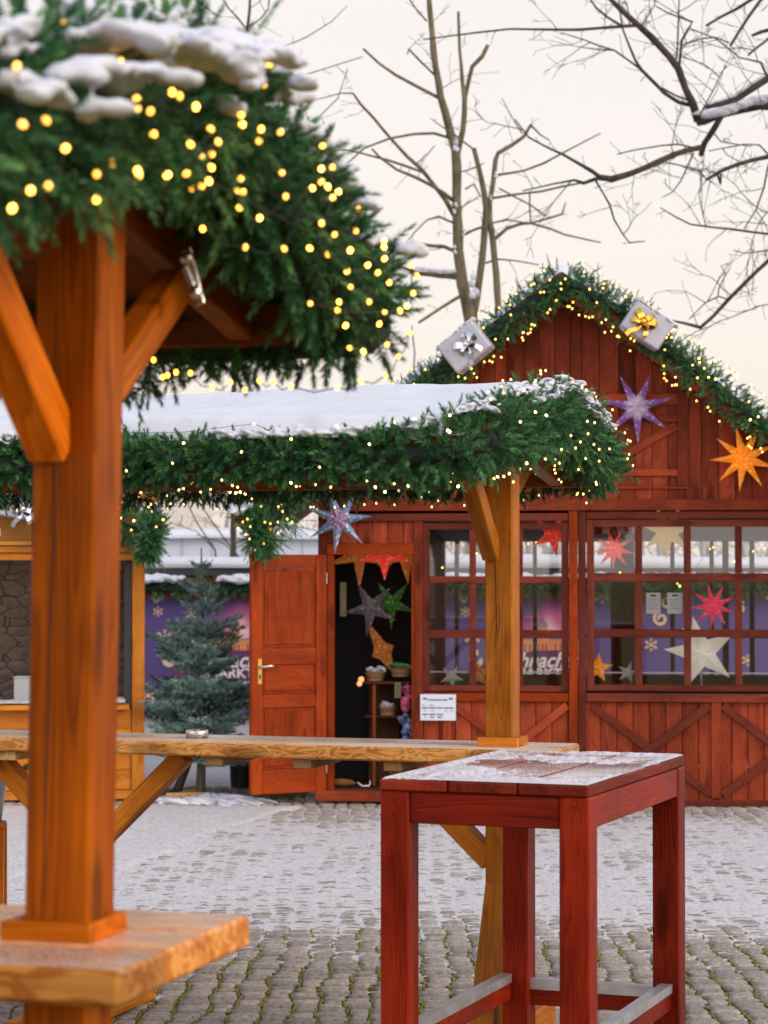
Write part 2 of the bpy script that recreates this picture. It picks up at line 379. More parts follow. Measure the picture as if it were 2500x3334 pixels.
STEEL = plain('brushed_steel', (.55, .53, .5), .28, 1.0, var=.15, vs=60); BRASS = plain('brass', (.45, .30, .09), .35, 1.0); ZINC = plain('galvanised_zinc', (.5, .52, .56), .4, .8, var=.2, vs=12)
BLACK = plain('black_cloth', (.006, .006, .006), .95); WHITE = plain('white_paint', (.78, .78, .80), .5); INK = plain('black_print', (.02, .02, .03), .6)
# ================================================================== ground
gm_, t, p = new_mat('joint_moss'); oc = N(t, 'ShaderNodeTexCoord')
n1 = noise(t, oc.outputs['Object'], 7, 4, .6); n2 = noise(t, oc.outputs['Object'], 220, 3, .7)
c = ramp(t, [(.36, (.07, .055, .035)), (.48, (.16, .14, .03)), (.60, (.24, .21, .03))], n1.outputs[0]).outputs[0]
c = mixc(t, .5, c, ramp(t, [(.3, (.4, .4, .4)), (.7, (1.5, 1.5, 1.5))], n2.outputs[0]).outputs[0], 'MULTIPLY')
vor = N(t, 'ShaderNodeTexVoronoi', feature='DISTANCE_TO_EDGE'); vor.inputs['Scale'].default_value = 9; t.links.new(oc.outputs['Object'], vor.inputs['Vector'])
far = N(t, 'ShaderNodeSeparateXYZ'); t.links.new(oc.outputs['Object'], far.inputs[0])
t.links.new(c, p.inputs['Base Color']); p.inputs['Roughness'].default_value = .95; bump(t, p, n2.outputs[0], .8, .01)
mb = MB(); mb.add([(-900, -300, -.0115), (900, -300, -.0115), (900, 1500, -.0115), (-900, 1500, -.0115)], [(0, 1, 2, 3)])
tag(mb.build('ground', gm_), kind='structure')
# cobbles: rows running across, each stone its own small rounded block
st_m, t, p = new_mat('granite_sett'); oc = N(t, 'ShaderNodeTexCoord'); rn = N(t, 'ShaderNodeAttribute', attribute_name='rnd')
n1 = noise(t, oc.outputs['Object'], 45, 5, .7); n2 = noise(t, oc.outputs['Object'], 260, 3, .8)
f = math_n(t, 'ADD', math_n(t, 'MULTIPLY', n1.outputs[0], .5), math_n(t, 'MULTIPLY', n2.outputs[0], .5))
c = ramp(t, [(.33, (.075, .062, .052)), (.5, (.26, .225, .20)), (.64, (.50, .45, .41))], f).outputs[0]
hs = N(t, 'ShaderNodeHueSaturation'); t.links.new(math_n(t, 'ADD', math_n(t, 'MULTIPLY', rn.outputs['Fac'], .45), .72), hs.inputs['Value']); t.links.new(c, hs.inputs['Color'])
t.links.new(hs.outputs[0], p.inputs['Base Color']); p.inputs['Roughness'].default_value = .75; bump(t, p, f, .9, .006)
MOSSP = []
def cobbles(x0, x1, y0, y1):
    V = []; F = []; Rn = []; ncol = int((x1-x0)/.118); off = [0]
    for i in range(ncol): off.append(off[-1]+random.uniform(.092, .132))
    for i in range(ncol):
        y = y0+random.random()*.05; c0 = x0+off[i]; w0 = off[i+1]-off[i]
        while y < y1:
            d = random.uniform(.068, .115)
            if random.random() < .12: d *= .7
            ym = y+d/2; wv = lambda xx: .022*math.sin(ym*1.3+xx*.9)+.008*math.sin(ym*5.1+xx*4.1)+.012*math.sin(ym*11+xx*37)
            xl = c0+wv(c0); xr = c0+w0+wv(c0+w0); wd = xr-xl; cx = (xl+xr)/2+random.uniform(-.004, .004); cy = ym+.03*math.sin(cx*2.7)+.012*math.sin(cx*7)
            g = random.uniform(.0025, .006); gl_, gr_ = random.uniform(.0005, .008), random.uniform(.0005, .008); gx = (gl_+gr_)/2; cx += (gl_-gr_)/2; ty = random.uniform(-.11, .02); zt = random.uniform(-.0045, .003); tx = random.uniform(-.03, .03)
            n = 12; ring = []
            for k in range(n):
                a = 2*math.pi*(k+.5)/n
                ex = math.copysign(min(1, abs(math.cos(a))*1.35), math.cos(a)); ey = math.copysign(min(1, abs(math.sin(a))*1.35), math.sin(a))
                ring.append((ex*(wd/2-gx)*random.uniform(.90, 1.05), ey*(d/2-g)*random.uniform(.90, 1.05)))
            if ym < 11.4 and random.random() < .62: MOSSP.append((xl-.001+random.uniform(-.002, .002), cy-d/2, cy+d/2, random.uniform(.0045, .010)))
            b = len(V)
            for (s_, z_) in ((1.0, -.03), (.985, -.011), (.92, -.0025), (.5, .001)):
                for (ex, ey) in ring: V.append((cx+ex*s_, cy+ey*s_, z_+zt+tx*ex*s_+ty*ey*s_+random.uniform(-.0012, .0012)))
            V.append((cx, cy, .0018+zt))
            for q in range(3):
                for k in range(n):
                    k2 = (k+1) % n; F.append((b+q*n+k, b+q*n+k2, b+(q+1)*n+k2, b+(q+1)*n+k))
            for k in range(n): F.append((b+3*n+k, b+3*n+(k+1) % n, b+4*n))
            Rn += [random.random()]*(4*n+1)
            y += d
    me = bpy.data.meshes.new('cobblestones'); me.from_pydata(V, [], F)
    a = me.attributes.new('rnd', 'FLOAT', 'POINT'); a.data.foreach_set('value', Rn)
    me.polygons.foreach_set('use_smooth', [True]*len(me.polygons)); me.update()
    return tag(link('cobblestones', me, st_m), kind='stuff', label='grey granite cobblestones with green moss in the joints', cat='cobblestones')
cobbles(-3.6, 4.2, 7.6, 18.6)
m_ = MB(); r_ = random.Random(12)
for (x, y0_, y1_, w_) in MOSSP:
    n_ = 4
    for i in range(n_):
        yy = y0_+(y1_-y0_)*(i+.5)/n_; m_.blob((x+r_.uniform(-.003, .003), yy, -.0065), .013, (w_/.013*r_.uniform(.8, 1.3), 1.15, .42*r_.uniform(.7, 1.25)), 1, .7, seed=r_.randrange(10**6))
tag(m_.build('moss', plain('joint_moss_green', (.15, .14, .02), .95, var=.6, vs=160), None, True), 'yellow green moss growing in the joints of the nearest cobbles', 'moss', kind='stuff')
mb = MB(); mb.add([(-60, 18.5, -.005), (60, 18.5, -.005), (60, 90, -.005), (-60, 90, -.005)], [(0, 1, 2, 3)])
tag(mb.build('snowy_ground', SNOWG), kind='structure')
for nm, q in (('paving', [(-40, -30, -.005), (-3.5, -30, -.005), (-3.5, 18.6, -.006), (-40, 18.6, -.006)]), ('paving', [(4.1, -30, -.006), (40, -30, -.006), (40, 18.6, -.006), (4.1, 18.6, -.006)])):
    mb = MB(); mb.add(q, [(0, 1, 2, 3)]); tag(mb.build(nm, st_m), kind='structure')
# trodden snow: a sheet whose height crosses the stone tops
def ground_snow():
    xs = np.arange(-3.6, 4.2, .026); ys = np.concatenate([np.arange(9.2, 13, .022), np.arange(13, 18.6, .034)])
    X, Y = np.meshgrid(xs, ys, indexing='ij')
    big = fbm(X*.55+3, Y*.45, 3, 1); med = fbm(X*3.1, Y*2.1+5, 4, 2); sm = fbm(X*16, Y*9, 3, 3)
    edge = Y+(big-.5)*1.6
    cover = np.clip((edge-9.5)/2.7, 0, 1)                    # starts about ten metres out
    cover -= .5*np.clip((Y-15.6+(big-.5)*1.2)/.8, 0, 1)*(1-np.clip((-X-.55)/.5, 0, 1))   # swept in front of the hut
    cover -= .8*np.clip((Y-17.05+(med-.5)*1.0)/.4, 0, 1)*(X < .2)*(X > -2.9)
    left = np.clip((-X-1.1-(17.2-Y)*.28+.6+(big-.5)*.6)/.12, 0, 1)*np.clip((Y-12.5)/.8, 0, 1)*np.clip((17.3-Y)/.3, 0, 1)
    Z = -.0150+.0168*cover+(med-.5)*.009+(sm-.5)*.007+(fbm(X*34, Y*22, 3, 5)-.5)*.011
    Z = np.maximum(Z, (-.004+.018*left+(med-.5)*.006)*left-.03*(1-left))
    P = np.stack([X, Y, Z], -1)
    m = np.maximum(np.maximum(Z[:-1, :-1], Z[1:, 1:]), np.maximum(Z[1:, :-1], Z[:-1, 1:])) > -.0117
    o = grid_mesh('trodden_snow', P, SNOWG, mask=m); return tag(o, 'thin trodden snow and ice lying over the cobblestones', 'snow', kind='stuff')
ground_snow()
# ================================================================== foliage helpers
def sprigs(base, d, L, M, nlen, nw, spread=1.0, tip=.0):
    """base,d (N,3), L (N,) -> triangles (N*M,3,3), rnd per vertex"""
    n = len(base); d = d/np.linalg.norm(d, axis=1, keepdims=True)
    tt = rng.random((n, M))**.85; ref = rng.normal(size=(n, M, 3)); dd = d[:, None, :]
    per = ref-(ref*dd).sum(-1, keepdims=True)*dd; per /= np.linalg.norm(per, axis=-1, keepdims=True)+1e-9
    pos = base[:, None, :]+dd*(L[:, None]*tt)[..., None]
    ang = (rng.random((n, M, 1))*.55+.80)*spread*(1-.45*tt[..., None]**2); ang = ang*(1-.45*tt[..., None])
    nd = dd*np.cos(ang)+per*np.sin(ang)
    ln = nlen*(.7+.5*rng.random((n, M, 1)))*(1-.35*tt[..., None])
    side = np.cross(nd, rng.normal(size=(n, M, 3))); side /= np.linalg.norm(side, axis=-1, keepdims=True)+1e-9
    a = pos-side*nw/2; b = pos+side*nw/2; c = pos+nd*ln
    V = np.stack([a, b, c], 2).reshape(-1, 3)
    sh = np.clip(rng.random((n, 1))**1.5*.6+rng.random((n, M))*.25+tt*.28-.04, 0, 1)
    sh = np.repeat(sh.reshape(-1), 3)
    return V, sh
def path_pts(path, n):
    P = np.array(path, dtype=float); seg = np.linalg.norm(P[1:]-P[:-1], axis=1); cum = np.concatenate([[0], np.cumsum(seg)])
    u = np.sort(rng.random(n))*cum[-1]; i = np.clip(np.searchsorted(cum, u)-1, 0, len(seg)-1)
    f = (u-cum[i])/seg[i]; pos = P[i]*(1-f)[:, None]+P[i+1]*f[:, None]; tan = (P[i+1]-P[i])/seg[i][:, None]
    return pos, tan, u/cum[-1]
def garland(name, root, path, rad, per_m, M=55, nlen=.04, nw=.0022, droop=.25, label=None, snow=None, radf=None, core=.5, ln0=.36, fr0=.18):
    """fir garland around a path given in the root's local space; returns (root thing)"""
    P = np.array(path, dtype=float); tot = np.linalg.norm(P[1:]-P[:-1], axis=1).sum(); n = int(tot*per_m)
    pos, tan, u = path_pts(path, n); rr = np.array([radf(x) for x in u]) if radf else np.full(n, rad)
    lump = .82+.36*vnoise(u*tot*4.2, u*0+1.3, 4)
    th = rng.random(n)*2*np.pi; up = np.array([0, 0, 1.0]); sd_ = np.cross(tan, up); sd_ /= np.linalg.norm(sd_, axis=1, keepdims=True)+1e-9
    upv = np.cross(sd_, tan); o = sd_*np.cos(th)[:, None]+upv*np.sin(th)[:, None]
    fr = fr0+.42*rng.random(n); base = pos+o*(rr*lump*fr)[:, None]
    d = o+tan*rng.normal(size=(n, 1))*.6+rng.normal(size=(n, 3))*.3; d[:, 2] -= droop*(.3+rng.random(n))
    L = rr*lump*(ln0+.30*rng.random(n))
    lg = rng.random(n) < .03; L[lg] *= 1.5; d[lg, 2] += .5*(o[lg, 2] > 0)
    V, sh = sprigs(base, d, L, M, nlen, nw)
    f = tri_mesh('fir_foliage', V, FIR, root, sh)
    mb = MB(); pp, _, uu = P, 0, 0
    # dark wire core so nothing shows through
    seg = []
    for i in range(len(P)-1):
        m = max(2, int(np.linalg.norm(P[i+1]-P[i])/.08))
        for j in range(m): seg.append(P[i]+(P[i+1]-P[i])*j/m)
    seg.append(P[-1]); cumu = np.linspace(0, 1, len(seg))
    mb.tube(seg, [core*(radf(x) if radf else rad) for x in cumu], 8); mb.build('core', DARKG, root, True)
    return f
def snow_clumps(root, items, mat=SNOW, name='snow_cap', bumps=16):
    """items: (x,y,z,r,(sx,sy,sz)) in root-local space; each clump one small mesh of overlapping lumps"""
    for (x, y, z, r, sq) in items[:98]:
        mb = MB()
        for k in range(1 if bumps < 9 else 3):
            ox, oy = (0, 0) if k == 0 else (random.uniform(-1, 1)*r*sq[0]*.9, random.uniform(-1, 1)*r*sq[1]*.6)
            q = 1.15 if k == 0 else random.uniform(.35, .65); patch(mb, (x+ox, y+oy, z-r*.12*k), r*sq[0]*q, r*sq[1]*q, r*sq[2]*1.25*(q**.5), random.uniform(-.3, .3), random.uniform(-.25, .25))
        mb.build(name, mat, root, True)
def patch(mb, c, rx, ry, h, tx=0, ty=0):
    """a soft ragged cushion of snow"""
    nr, ns = 9, 30; o1, o2 = random.random()*50, random.random()*50; vs = []; fs = []
    th = np.arange(ns)*2*math.pi/ns; rag = 1+.75*(fbm(np.cos(th)*1.6+o1, np.sin(th)*1.6+o2, 3, 1)-.5)
    for i in range(nr):
        rho = (i+1)/nr
        for k in range(ns):
            xx = math.cos(th[k])*rag[k]*rho; yy = math.sin(th[k])*rag[k]*rho; n_ = float(fbm(np.array(xx*2.2+o1), np.array(yy*2.2+o2), 4, 3))
            zz = h*math.sqrt(max(0, 1-rho**2.4))*(.6+.8*n_)-h*.9*rho**3+tx*xx*rx+ty*yy*ry
            vs.append((c[0]+xx*rx, c[1]+yy*ry, c[2]+zz))
    b = len(vs); vs.append((c[0], c[1], c[2]+h)); bt = len(vs); vs.append((c[0], c[1], c[2]-h*.6))
    for k in range(ns): fs.append((b, k, (k+1) % ns)); fs.append((bt, (nr-1)*ns+(k+1) % ns, (nr-1)*ns+k))
    for i in range(nr-1):
        for k in range(ns): k2 = (k+1) % ns; fs.append((i*ns+k, (i+1)*ns+k, (i+1)*ns+k2, i*ns+k2))
    mb.add(vs, fs)
def lights(name, loc, rz, pts, r, mat, label, group=None, wire=True, wirep=None):
    """string of bulbs; pts local; first 100 (nearest the camera) are single parts"""
    root = thing(name, loc, label, 'fairy lights', group, rz); M = bpy_m[root.name]
    pts = sorted([Vector(p) for p in pts], key=lambda p: -((M @ p).y) if False else (M @ p).y)
    me = None; v, f = ICO[1]
    for i, p in enumerate(pts[:100]):
        if me is None:
            me = bpy.data.meshes.new('light_bulb'); me.from_pydata([Vector((q[0], q[1], q[2]*1.25))*r for q in v], [], f); me.materials.append(mat)
        o = bpy.data.objects.new('light_bulb', me); COL.objects.link(o); o.parent = root; o.location = p
        o.rotation_euler = (random.uniform(-1, 1), random.uniform(-1, 1), 0)
    if len(pts) > 100:
        mb = MB()
        for p in pts[100:]: mb.add([Vector((q[0], q[1], q[2]*1.25))*r+p for q in ICO[1][0]], ICO[1][1])
        tag(mb.build('light_bulbs', mat, root), kind='stuff')
    if wire and len(pts) > 1:
        rest = list(pts); cur = min(rest, key=lambda p: p.x); chain = [cur]; rest.remove(cur)
        while rest:
            nx = min(rest, key=lambda p: (p-cur).length_squared); m_ = (cur+nx)/2+Vector((0, 0, -.012)); chain += [m_, nx]; rest.remove(nx); cur = nx
        mb = MB(); mb.tube(chain, .0011 if r < .0048 else .0015, 4); mb.build('cable', CABLE, root, True)
    return root
def tube_lights(path, n, rad, th_ok=lambda a: True, radf=None):
    pos, tan, u = path_pts(path, n*4); res = []; idx = rng.permutation(len(pos))
    for i in idx:
        th = rng.random()*2*math.pi
        if not th_ok(th): continue
        tn = tan[i]; sd_ = np.cross(tn, (0, 0, 1.0)); sd_ /= np.linalg.norm(sd_)+1e-9; uv = np.cross(sd_, tn)
        rr = (radf(u[i]) if radf else rad)*rng.uniform(.86, 1.05)
        res.append(tuple(pos[i]+(sd_*math.cos(th)+uv*math.sin(th))*rr))
        if len(res) >= n: break
    return res
# ================================================================== roofed standing counters
def make_stand(O, a, zc, ze, zr, hd, oh, L, spc, cd, coh, ct, pw, mats, lean, label, roofsnow, name='covered_bar_counter', foot=True):
    mp, mt, mu = mats
    root = thing(name, (O[0], O[1], 0), label, 'bar counter', None, -a)
    for k, s0 in enumerate((0, -spc)):
        mb = MB(); up = (0, 1, 0); ln = lean
        mb.beam((s0-ln*.3, 0, .0), (s0+ln*1.0, 0, zr-.14), pw, pw, up, .006); mb.build('post', mp, root)
        mb = MB(); c_ = pw/2+.024; hh = zc+.03
        for sg in (-1, 1):
            mb.beam((s0-c_, sg*(pw/2+.012), zc+.016), (s0+c_, sg*(pw/2+.012), zc+.016), .024, .034, (0, 0, 1), .003)
            mb.beam((s0+sg*(pw/2+.012), -pw/2+.001, zc+.016), (s0+sg*(pw/2+.012), pw/2-.001, zc+.016), .024, .033, (0, 0, 1), .003)
        mb.build('post_collar', mp, root)
        for sg in (-1, 1):     # crosswise braces up to the rafters
            mb = MB(); bw = pw*(.52 if sg < 0 else .44); so2 = (-.032 if sg < 0 else (.012 if cd > .5 else -.03))*pw/.12
            mb.beam((s0+ln+so2, sg*(pw/2-.01), ze-.37+((.10 if cd > .5 else .14) if sg > 0 else 0)), (s0+ln+so2, sg*(pw/2+.36), ze-.055+.025), bw*1.3, bw*1.1, (1, 0, 0), .004); mb.build('brace', mp, root)
            mb = MB()
            mb.beam((s0+.0, sg*(pw/2-.005), .60), (s0+.0, sg*(pw/2+.24), .075), bw*1.25, pw*.85, (1, 0, 0), .004); mb.build('foot_brace', mp, root)
        for sg in ((-1, 1)):   # lengthwise braces up to the counter
            mb = MB(); mb.beam((s0+sg*(pw/2-.01), 0, zc-.42), (s0+sg*(pw/2+.36), 0, zc-ct-.012), pw*.7, pw*.75, (0, 1, 0), .004)
            if sg*(pw/2+.3)+s0 < coh-.05: mb.build('brace', mp, root)
        mb = MB(); mb.beam((s0, -.52, .05), (s0, .52, .05), pw*1.35, .1, (0, 0, 1), .008); mb.build('foot_beam', mp, root)
        mb = MB()
        for sg in (-1, 1): mb.beam((s0, 0, zr-.075), (s0, sg*hd*.97, ze-.062), .055, .085, (0, 0, 1), .004)
        mb.build('rafter', mp, root)
    mb = MB(); nb = 3 if cd > .5 else 2; bw = cd/nb
    for i in range(nb): mb.beam((-L, -cd/2+bw*(i+.5), zc-ct/2), (coh, -cd/2+bw*(i+.5), zc-ct/2), bw-(0 if nb > 5 else .0006), ct, (0, 0, 1), .007)
    mb.build('counter_top', mt, root)
    for s_ in (-spc*.22, -spc*.43, -spc*.64, -spc-.25):
        mb = MB(); mb.beam((s_, -cd/2+.03, zc-ct-.019), (s_, cd/2-.03, zc-ct-.019), .07, .036, (0, 0, 1), .003); mb.build('counter_batten', W_PLAIN if cd < .5 else mp, root)
    # roof boards, purlins and fascia
    mb = MB(); sl_ = math.atan2(zr-ze, hd); nb = 9
    for sg in (-1, 1):
        for i in range(nb):
            t0 = i/nb; t1 = (i+1)/nb-.002; P0 = (sg*hd*t0, zr-(zr-ze)*t0); P1 = (sg*hd*t1, zr-(zr-ze)*t1); mid = ((P0[0]+P1[0])/2, (P0[1]+P1[1])/2)
            mb.beam((-L, mid[0], mid[1]), (oh, mid[0], mid[1]), math.hypot(P1[0]-P0[0], P1[1]-P0[1]), .022, (0, sg*math.sin(sl_), math.cos(sl_)), .002)
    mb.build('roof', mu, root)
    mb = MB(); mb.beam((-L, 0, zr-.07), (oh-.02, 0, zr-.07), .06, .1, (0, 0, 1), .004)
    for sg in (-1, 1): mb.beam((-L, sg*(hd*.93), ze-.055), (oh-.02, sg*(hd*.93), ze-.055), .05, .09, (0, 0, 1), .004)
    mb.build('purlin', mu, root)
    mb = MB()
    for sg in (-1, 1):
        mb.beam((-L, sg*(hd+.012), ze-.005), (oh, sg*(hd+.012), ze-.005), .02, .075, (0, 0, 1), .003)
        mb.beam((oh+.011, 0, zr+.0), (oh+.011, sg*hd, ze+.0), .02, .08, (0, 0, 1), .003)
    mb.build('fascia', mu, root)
    # snow blanket
    th = roofsnow; m, n = 180, 90
    s = np.linspace(-L, oh-.02, m); tt = np.linspace(-hd, hd, n); SS, TT = np.meshgrid(s, tt, indexing='ij')
    e = np.minimum(np.minimum(TT+hd, hd-TT), np.minimum(SS+L, oh-SS)); ed = np.clip((e+.0)/.05, 0, 1); prof = np.sqrt(1-(1-ed)**2)
    base = zr-(zr-ze)*np.abs(TT)/hd+.012; nz = (fbm(SS*1.6, TT*2.2+9, 4, 5)-.5)*.055+(fbm(SS*14, TT*14, 2, 6)-.5)*.008
    soft = -.02*np.exp(-(TT/.18)**2)
    Z = base+(th+nz+soft)*prof
    yo = TT+np.sign(TT)*(.012+.05*fbm(SS*5, TT*0, 3, 2))*np.clip((np.abs(TT)-hd+.12)/.1, 0, 1)
    P = np.stack([SS, yo, Z], -1); o = grid_mesh('roof_snow', P, SNOW); o.location = root.location; o.rotation_euler = root.rotation_euler
    return root, o
# ---- near one
AN = R(16.0); ON = at(233, 2950, 4.14)
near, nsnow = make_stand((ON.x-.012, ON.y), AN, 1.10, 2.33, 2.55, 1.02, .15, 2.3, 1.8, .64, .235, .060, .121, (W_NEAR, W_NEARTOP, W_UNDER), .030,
    'honey coloured wooden bar counter with a thick post, nearest to the viewer', .09)
tag(nsnow, 'thick snow on the roof of the nearest bar counter', 'snow', kind='stuff')
_q = bpy_m[near.name].inverted() @ at(627, 905, 4.36); mb = MB(); mb.beam(_q+Vector((-.012, 0, .055)), _q+Vector((.016, 0, -.05)), .018, .005, (0, 1, 0), .001); mb.beam(_q+Vector((-.01, -.01, .02)), _q+Vector((.012, -.01, -.03)), .010, .016, (0, 1, 0), .002)
mb.blob(_q+Vector((-.004, -.015, .035)), .013, (1, 1, 1), 2, .2); mb.blob(_q+Vector((.012, -.015, -.03)), .011, (1, 1, 1.3), 2, .2)
mb.build('metal_bracket', STEEL, near)
NL = 2.3; ge, gp_ = 2.335, 2.57; gx = .22
npath = [(-NL, -1.06, ge), (gx, -1.06, ge), (gx, 0, gp_), (gx, 1.06, ge), (-NL, 1.06, ge-.02)]
npath[3] = (gx, 1.06, ge-.035); npath[4] = (-NL, 1.06, ge-.05)
gr = thing('fir_garland', near.location, 'big green fir garland round the roof edge of the nearest bar counter', 'garland', 'fir garlands', -AN)
garland('fir_foliage', gr, npath, .168, 760, 110, .025, .0026, .0, core=.55, ln0=.24, fr0=.32)
def fuse(o, vox, it=4):
    m = o.modifiers.new('fuse', 'REMESH'); m.mode = 'VOXEL'; m.voxel_size = vox; m.use_smooth_shade = True
    m = o.modifiers.new('soften', 'SMOOTH'); m.factor = .5; m.iterations = it
    dg = bpy.context.evaluated_depsgraph_get(); me = bpy.data.meshes.new_from_object(o.evaluated_get(dg)); me.name = 'snow'
    o.modifiers.clear(); old = o.data; o.data = me; bpy.data.meshes.remove(old)
    if not me.materials: me.materials.append(SNOW)
    me.polygons.foreach_set('use_smooth', [True]*len(me.polygons)); return o
def dust(root, path, f0, f1, n, rad, r0, thr=(.5, 2.2), cut=.5, freq=3.0, radf=None, flat=.7, vox=0):
    """crumbly snow lying in the needles: many small lumps where a noise mask says so"""
    P = [Vector(q) for q in path]; tot_ = sum((P[i+1]-P[i]).length for i in range(len(P)-1)); mb = MB(); o_ = random.random()*30; k = 0; tries = 0
    while k < n and tries < n*8:
        tries += 1; f = f0+(f1-f0)*random.random(); th = random.uniform(*thr)
        if float(fbm(np.array(f*tot_*freq+o_), np.array(th*1.7+o_), 3, 2)) < cut+.10*abs(th-1.57): continue
        q = on_path(path, f, th, (radf(f) if radf else rad)*random.uniform(.80, 1.02)); r_ = random.uniform(*r0)*random.uniform(.6, 1.0)
        mb.blob(q, r_, (random.uniform(1, 1.7), random.uniform(.9, 1.3), flat), 1, .7); k += 1
    o = mb.build('snow', SNOW, root, True)
    if vox: fuse(o, vox)
    return tag(o, kind='stuff')
ni = []
def on_path(path, f, th, rad):
    P = [Vector(q) for q in path]; seg = [(P[i+1]-P[i]).length for i in range(len(P)-1)]; u = f*sum(seg)
    for i, s_ in enumerate(seg):
        if u <= s_ or i == len(seg)-1: break
        u -= s_
    tn = (P[i+1]-P[i]).normalized(); pos = P[i]+tn*u; sd_ = tn.cross(Vector((0, 0, 1))).normalized(); uv = sd_.cross(tn)
    return pos+(sd_*math.cos(th)+uv*math.sin(th))*rad
def local_of(root, wp): return bpy_m[root.name].inverted() @ Vector(wp)
def edge_snow(root, path, f0, f1, n, rad, r0, flat=.55, thr=(1.1, 2.0)):
    it = []
    for i in range(n):
        f = f0+(f1-f0)*random.random(); q = on_path(path, f, random.uniform(*thr), rad*random.uniform(.85, 1.0)); r_ = random.uniform(*r0)
        it.append((q.x, q.y, q.z, r_, (1.3, 1.1, flat)))
    return it
tot = 2.7+1.07+1.07+2.7
dust(gr, npath, .34, .60, 620, .165, (.008, .018), (.6, 2.3), .50, 3.4, vox=.005)
dust(gr, npath, .05, .34, 320, .160, (.010, .022), (.8, 2.3), .50, 3.0, vox=.006)
mb = MB()
for (px, py, D, r_, n_) in ((20, 178, 3.1, .03, 16), (245, 165, 3.2, .022, 10), (300, 140, 3.25, .03, 14), (440, 155, 3.3, .04, 22), (560, 100, 3.55, .06, 44), (470, 60, 3.5, .09, 90), (350, 30, 3.4, .07, 50), (735, 290, 3.9, .016, 5), (330, 278, 3.2, .016, 5),
                        (660, 60, 3.8, .08, 70), (760, 90, 3.95, .065, 46), (850, 180, 4.2, .05, 26), (895, 245, 4.3, .04, 20), (985, 390, 4.5, .035, 16), (1205, 730, 4.95, .05, 24), (1100, 600, 4.7, .035, 14)):
    q = local_of(gr, at(px, py, D))
    for k in range(n_):
        a = random.gauss(0, 1)*.6; b_ = random.gauss(0, 1)*.5
        mb.blob((q.x+a*r_*1.5, q.y+b_*r_, q.z-.030-.35*a*a*r_-.25*abs(b_)*r_+random.uniform(-.1, .1)*r_), random.uniform(.008, .019), (1.7, 1.2, .85), 1, .6)
tag(fuse(mb.build('snow', SNOW, gr, True), .006, 6), kind='stuff')
NLP = []
for (px, py, D) in [(55, 215, 3.05), (210, 78, 3.2), (305, 200, 3.1), (390, 198, 3.15), (408, 255, 3.2), (393, 340, 3.1), (445, 322, 3.1), (446, 355, 3.1), (490, 362, 3.15), (500, 438, 3.1), (584, 313, 3.25), (638, 348, 3.3),
    (74, 405, 2.95), (150, 392, 2.95), (213, 483, 2.9), (315, 567, 2.95), (157, 605, 2.9), (40, 678, 2.9), (139, 748, 2.95), (211, 726, 2.95), (36, 890, 2.95), (313, 649, 2.95), (448, 555, 3.0), (452, 570, 3.0), (364, 530, 3.0),
    (444, 688, 3.05), (545, 570, 3.1), (607, 565, 3.15), (627, 613, 3.1), (656, 606, 3.1), (680, 590, 3.15), (688, 545, 3.15), (620, 470, 3.2), (655, 510, 3.2), (690, 502, 3.2), (710, 462, 3.25), (686, 420, 3.25), (785, 375, 3.4), (789, 405, 3.4),
    (850, 420, 3.5), (843, 459, 3.5), (913, 430, 3.6), (784, 582, 3.35), (775, 620, 3.35), (792, 625, 3.35), (779, 677, 3.35), (660, 745, 3.2), (845, 710, 3.5), (799, 805, 3.4), (918, 562, 3.6), (781, 248, 3.5), (805, 235, 3.5), (859, 279, 3.6), (877, 212, 3.7),
    (988, 320, 3.9), (1010, 350, 4.0), (1050, 475, 4.1), (1046, 550, 4.0), (1082, 545, 4.1), (1017, 613, 3.9), (1046, 592, 4.0), (1083, 643, 4.05), (1102, 624, 4.1), (1067, 608, 4.0), (1047, 727, 3.95), (1089, 764, 4.0), (1166, 680, 4.3), (1158, 752, 4.2), (1008, 808, 3.9),
    (1067, 828, 4.0), (1140, 815, 4.15), (1197, 864, 4.3), (1230, 888, 4.4), (1267, 920, 4.5), (1250, 785, 4.4), (1250, 805, 4.4), (1252, 842, 4.4), (1130, 883, 4.1), (1141, 934, 4.1), (1202, 982, 4.3), (1104, 983, 4.1), (1010, 988, 3.95), (1099, 1010, 4.05), (1125, 1060, 4.1),
    (1235, 1055, 4.4), (1252, 1016, 4.45), (1302, 1012, 4.6), (1325, 997, 4.7), (1345, 955, 4.75), (1337, 865, 4.75), (1357, 897, 4.8), (1260, 1122, 4.45), (1297, 1160, 4.6), (1335, 1085, 4.7), (1138, 1133, 4.1), (1183, 1145, 4.2), (530, 1228, 5.0), (545, 1222, 5.0), (573, 1212, 5.0), (500, 1172, 4.9),
    (620, 1215, 5.0), (750, 1245, 5.0), (690, 1262, 5.0), (797, 1270, 5.0), (845, 1240, 5.0), (890, 1245, 5.0), (947, 1258, 5.0), (1175, 1240, 5.0), (1255, 1222, 4.95), (1098, 1262, 5.0), (925, 810, 3.7), (930, 640, 3.6), (540, 250, 3.3), (100, 620, 2.95), (560, 300, 3.2)]:
    NLP.append(local_of(gr, at(px, py, D)))
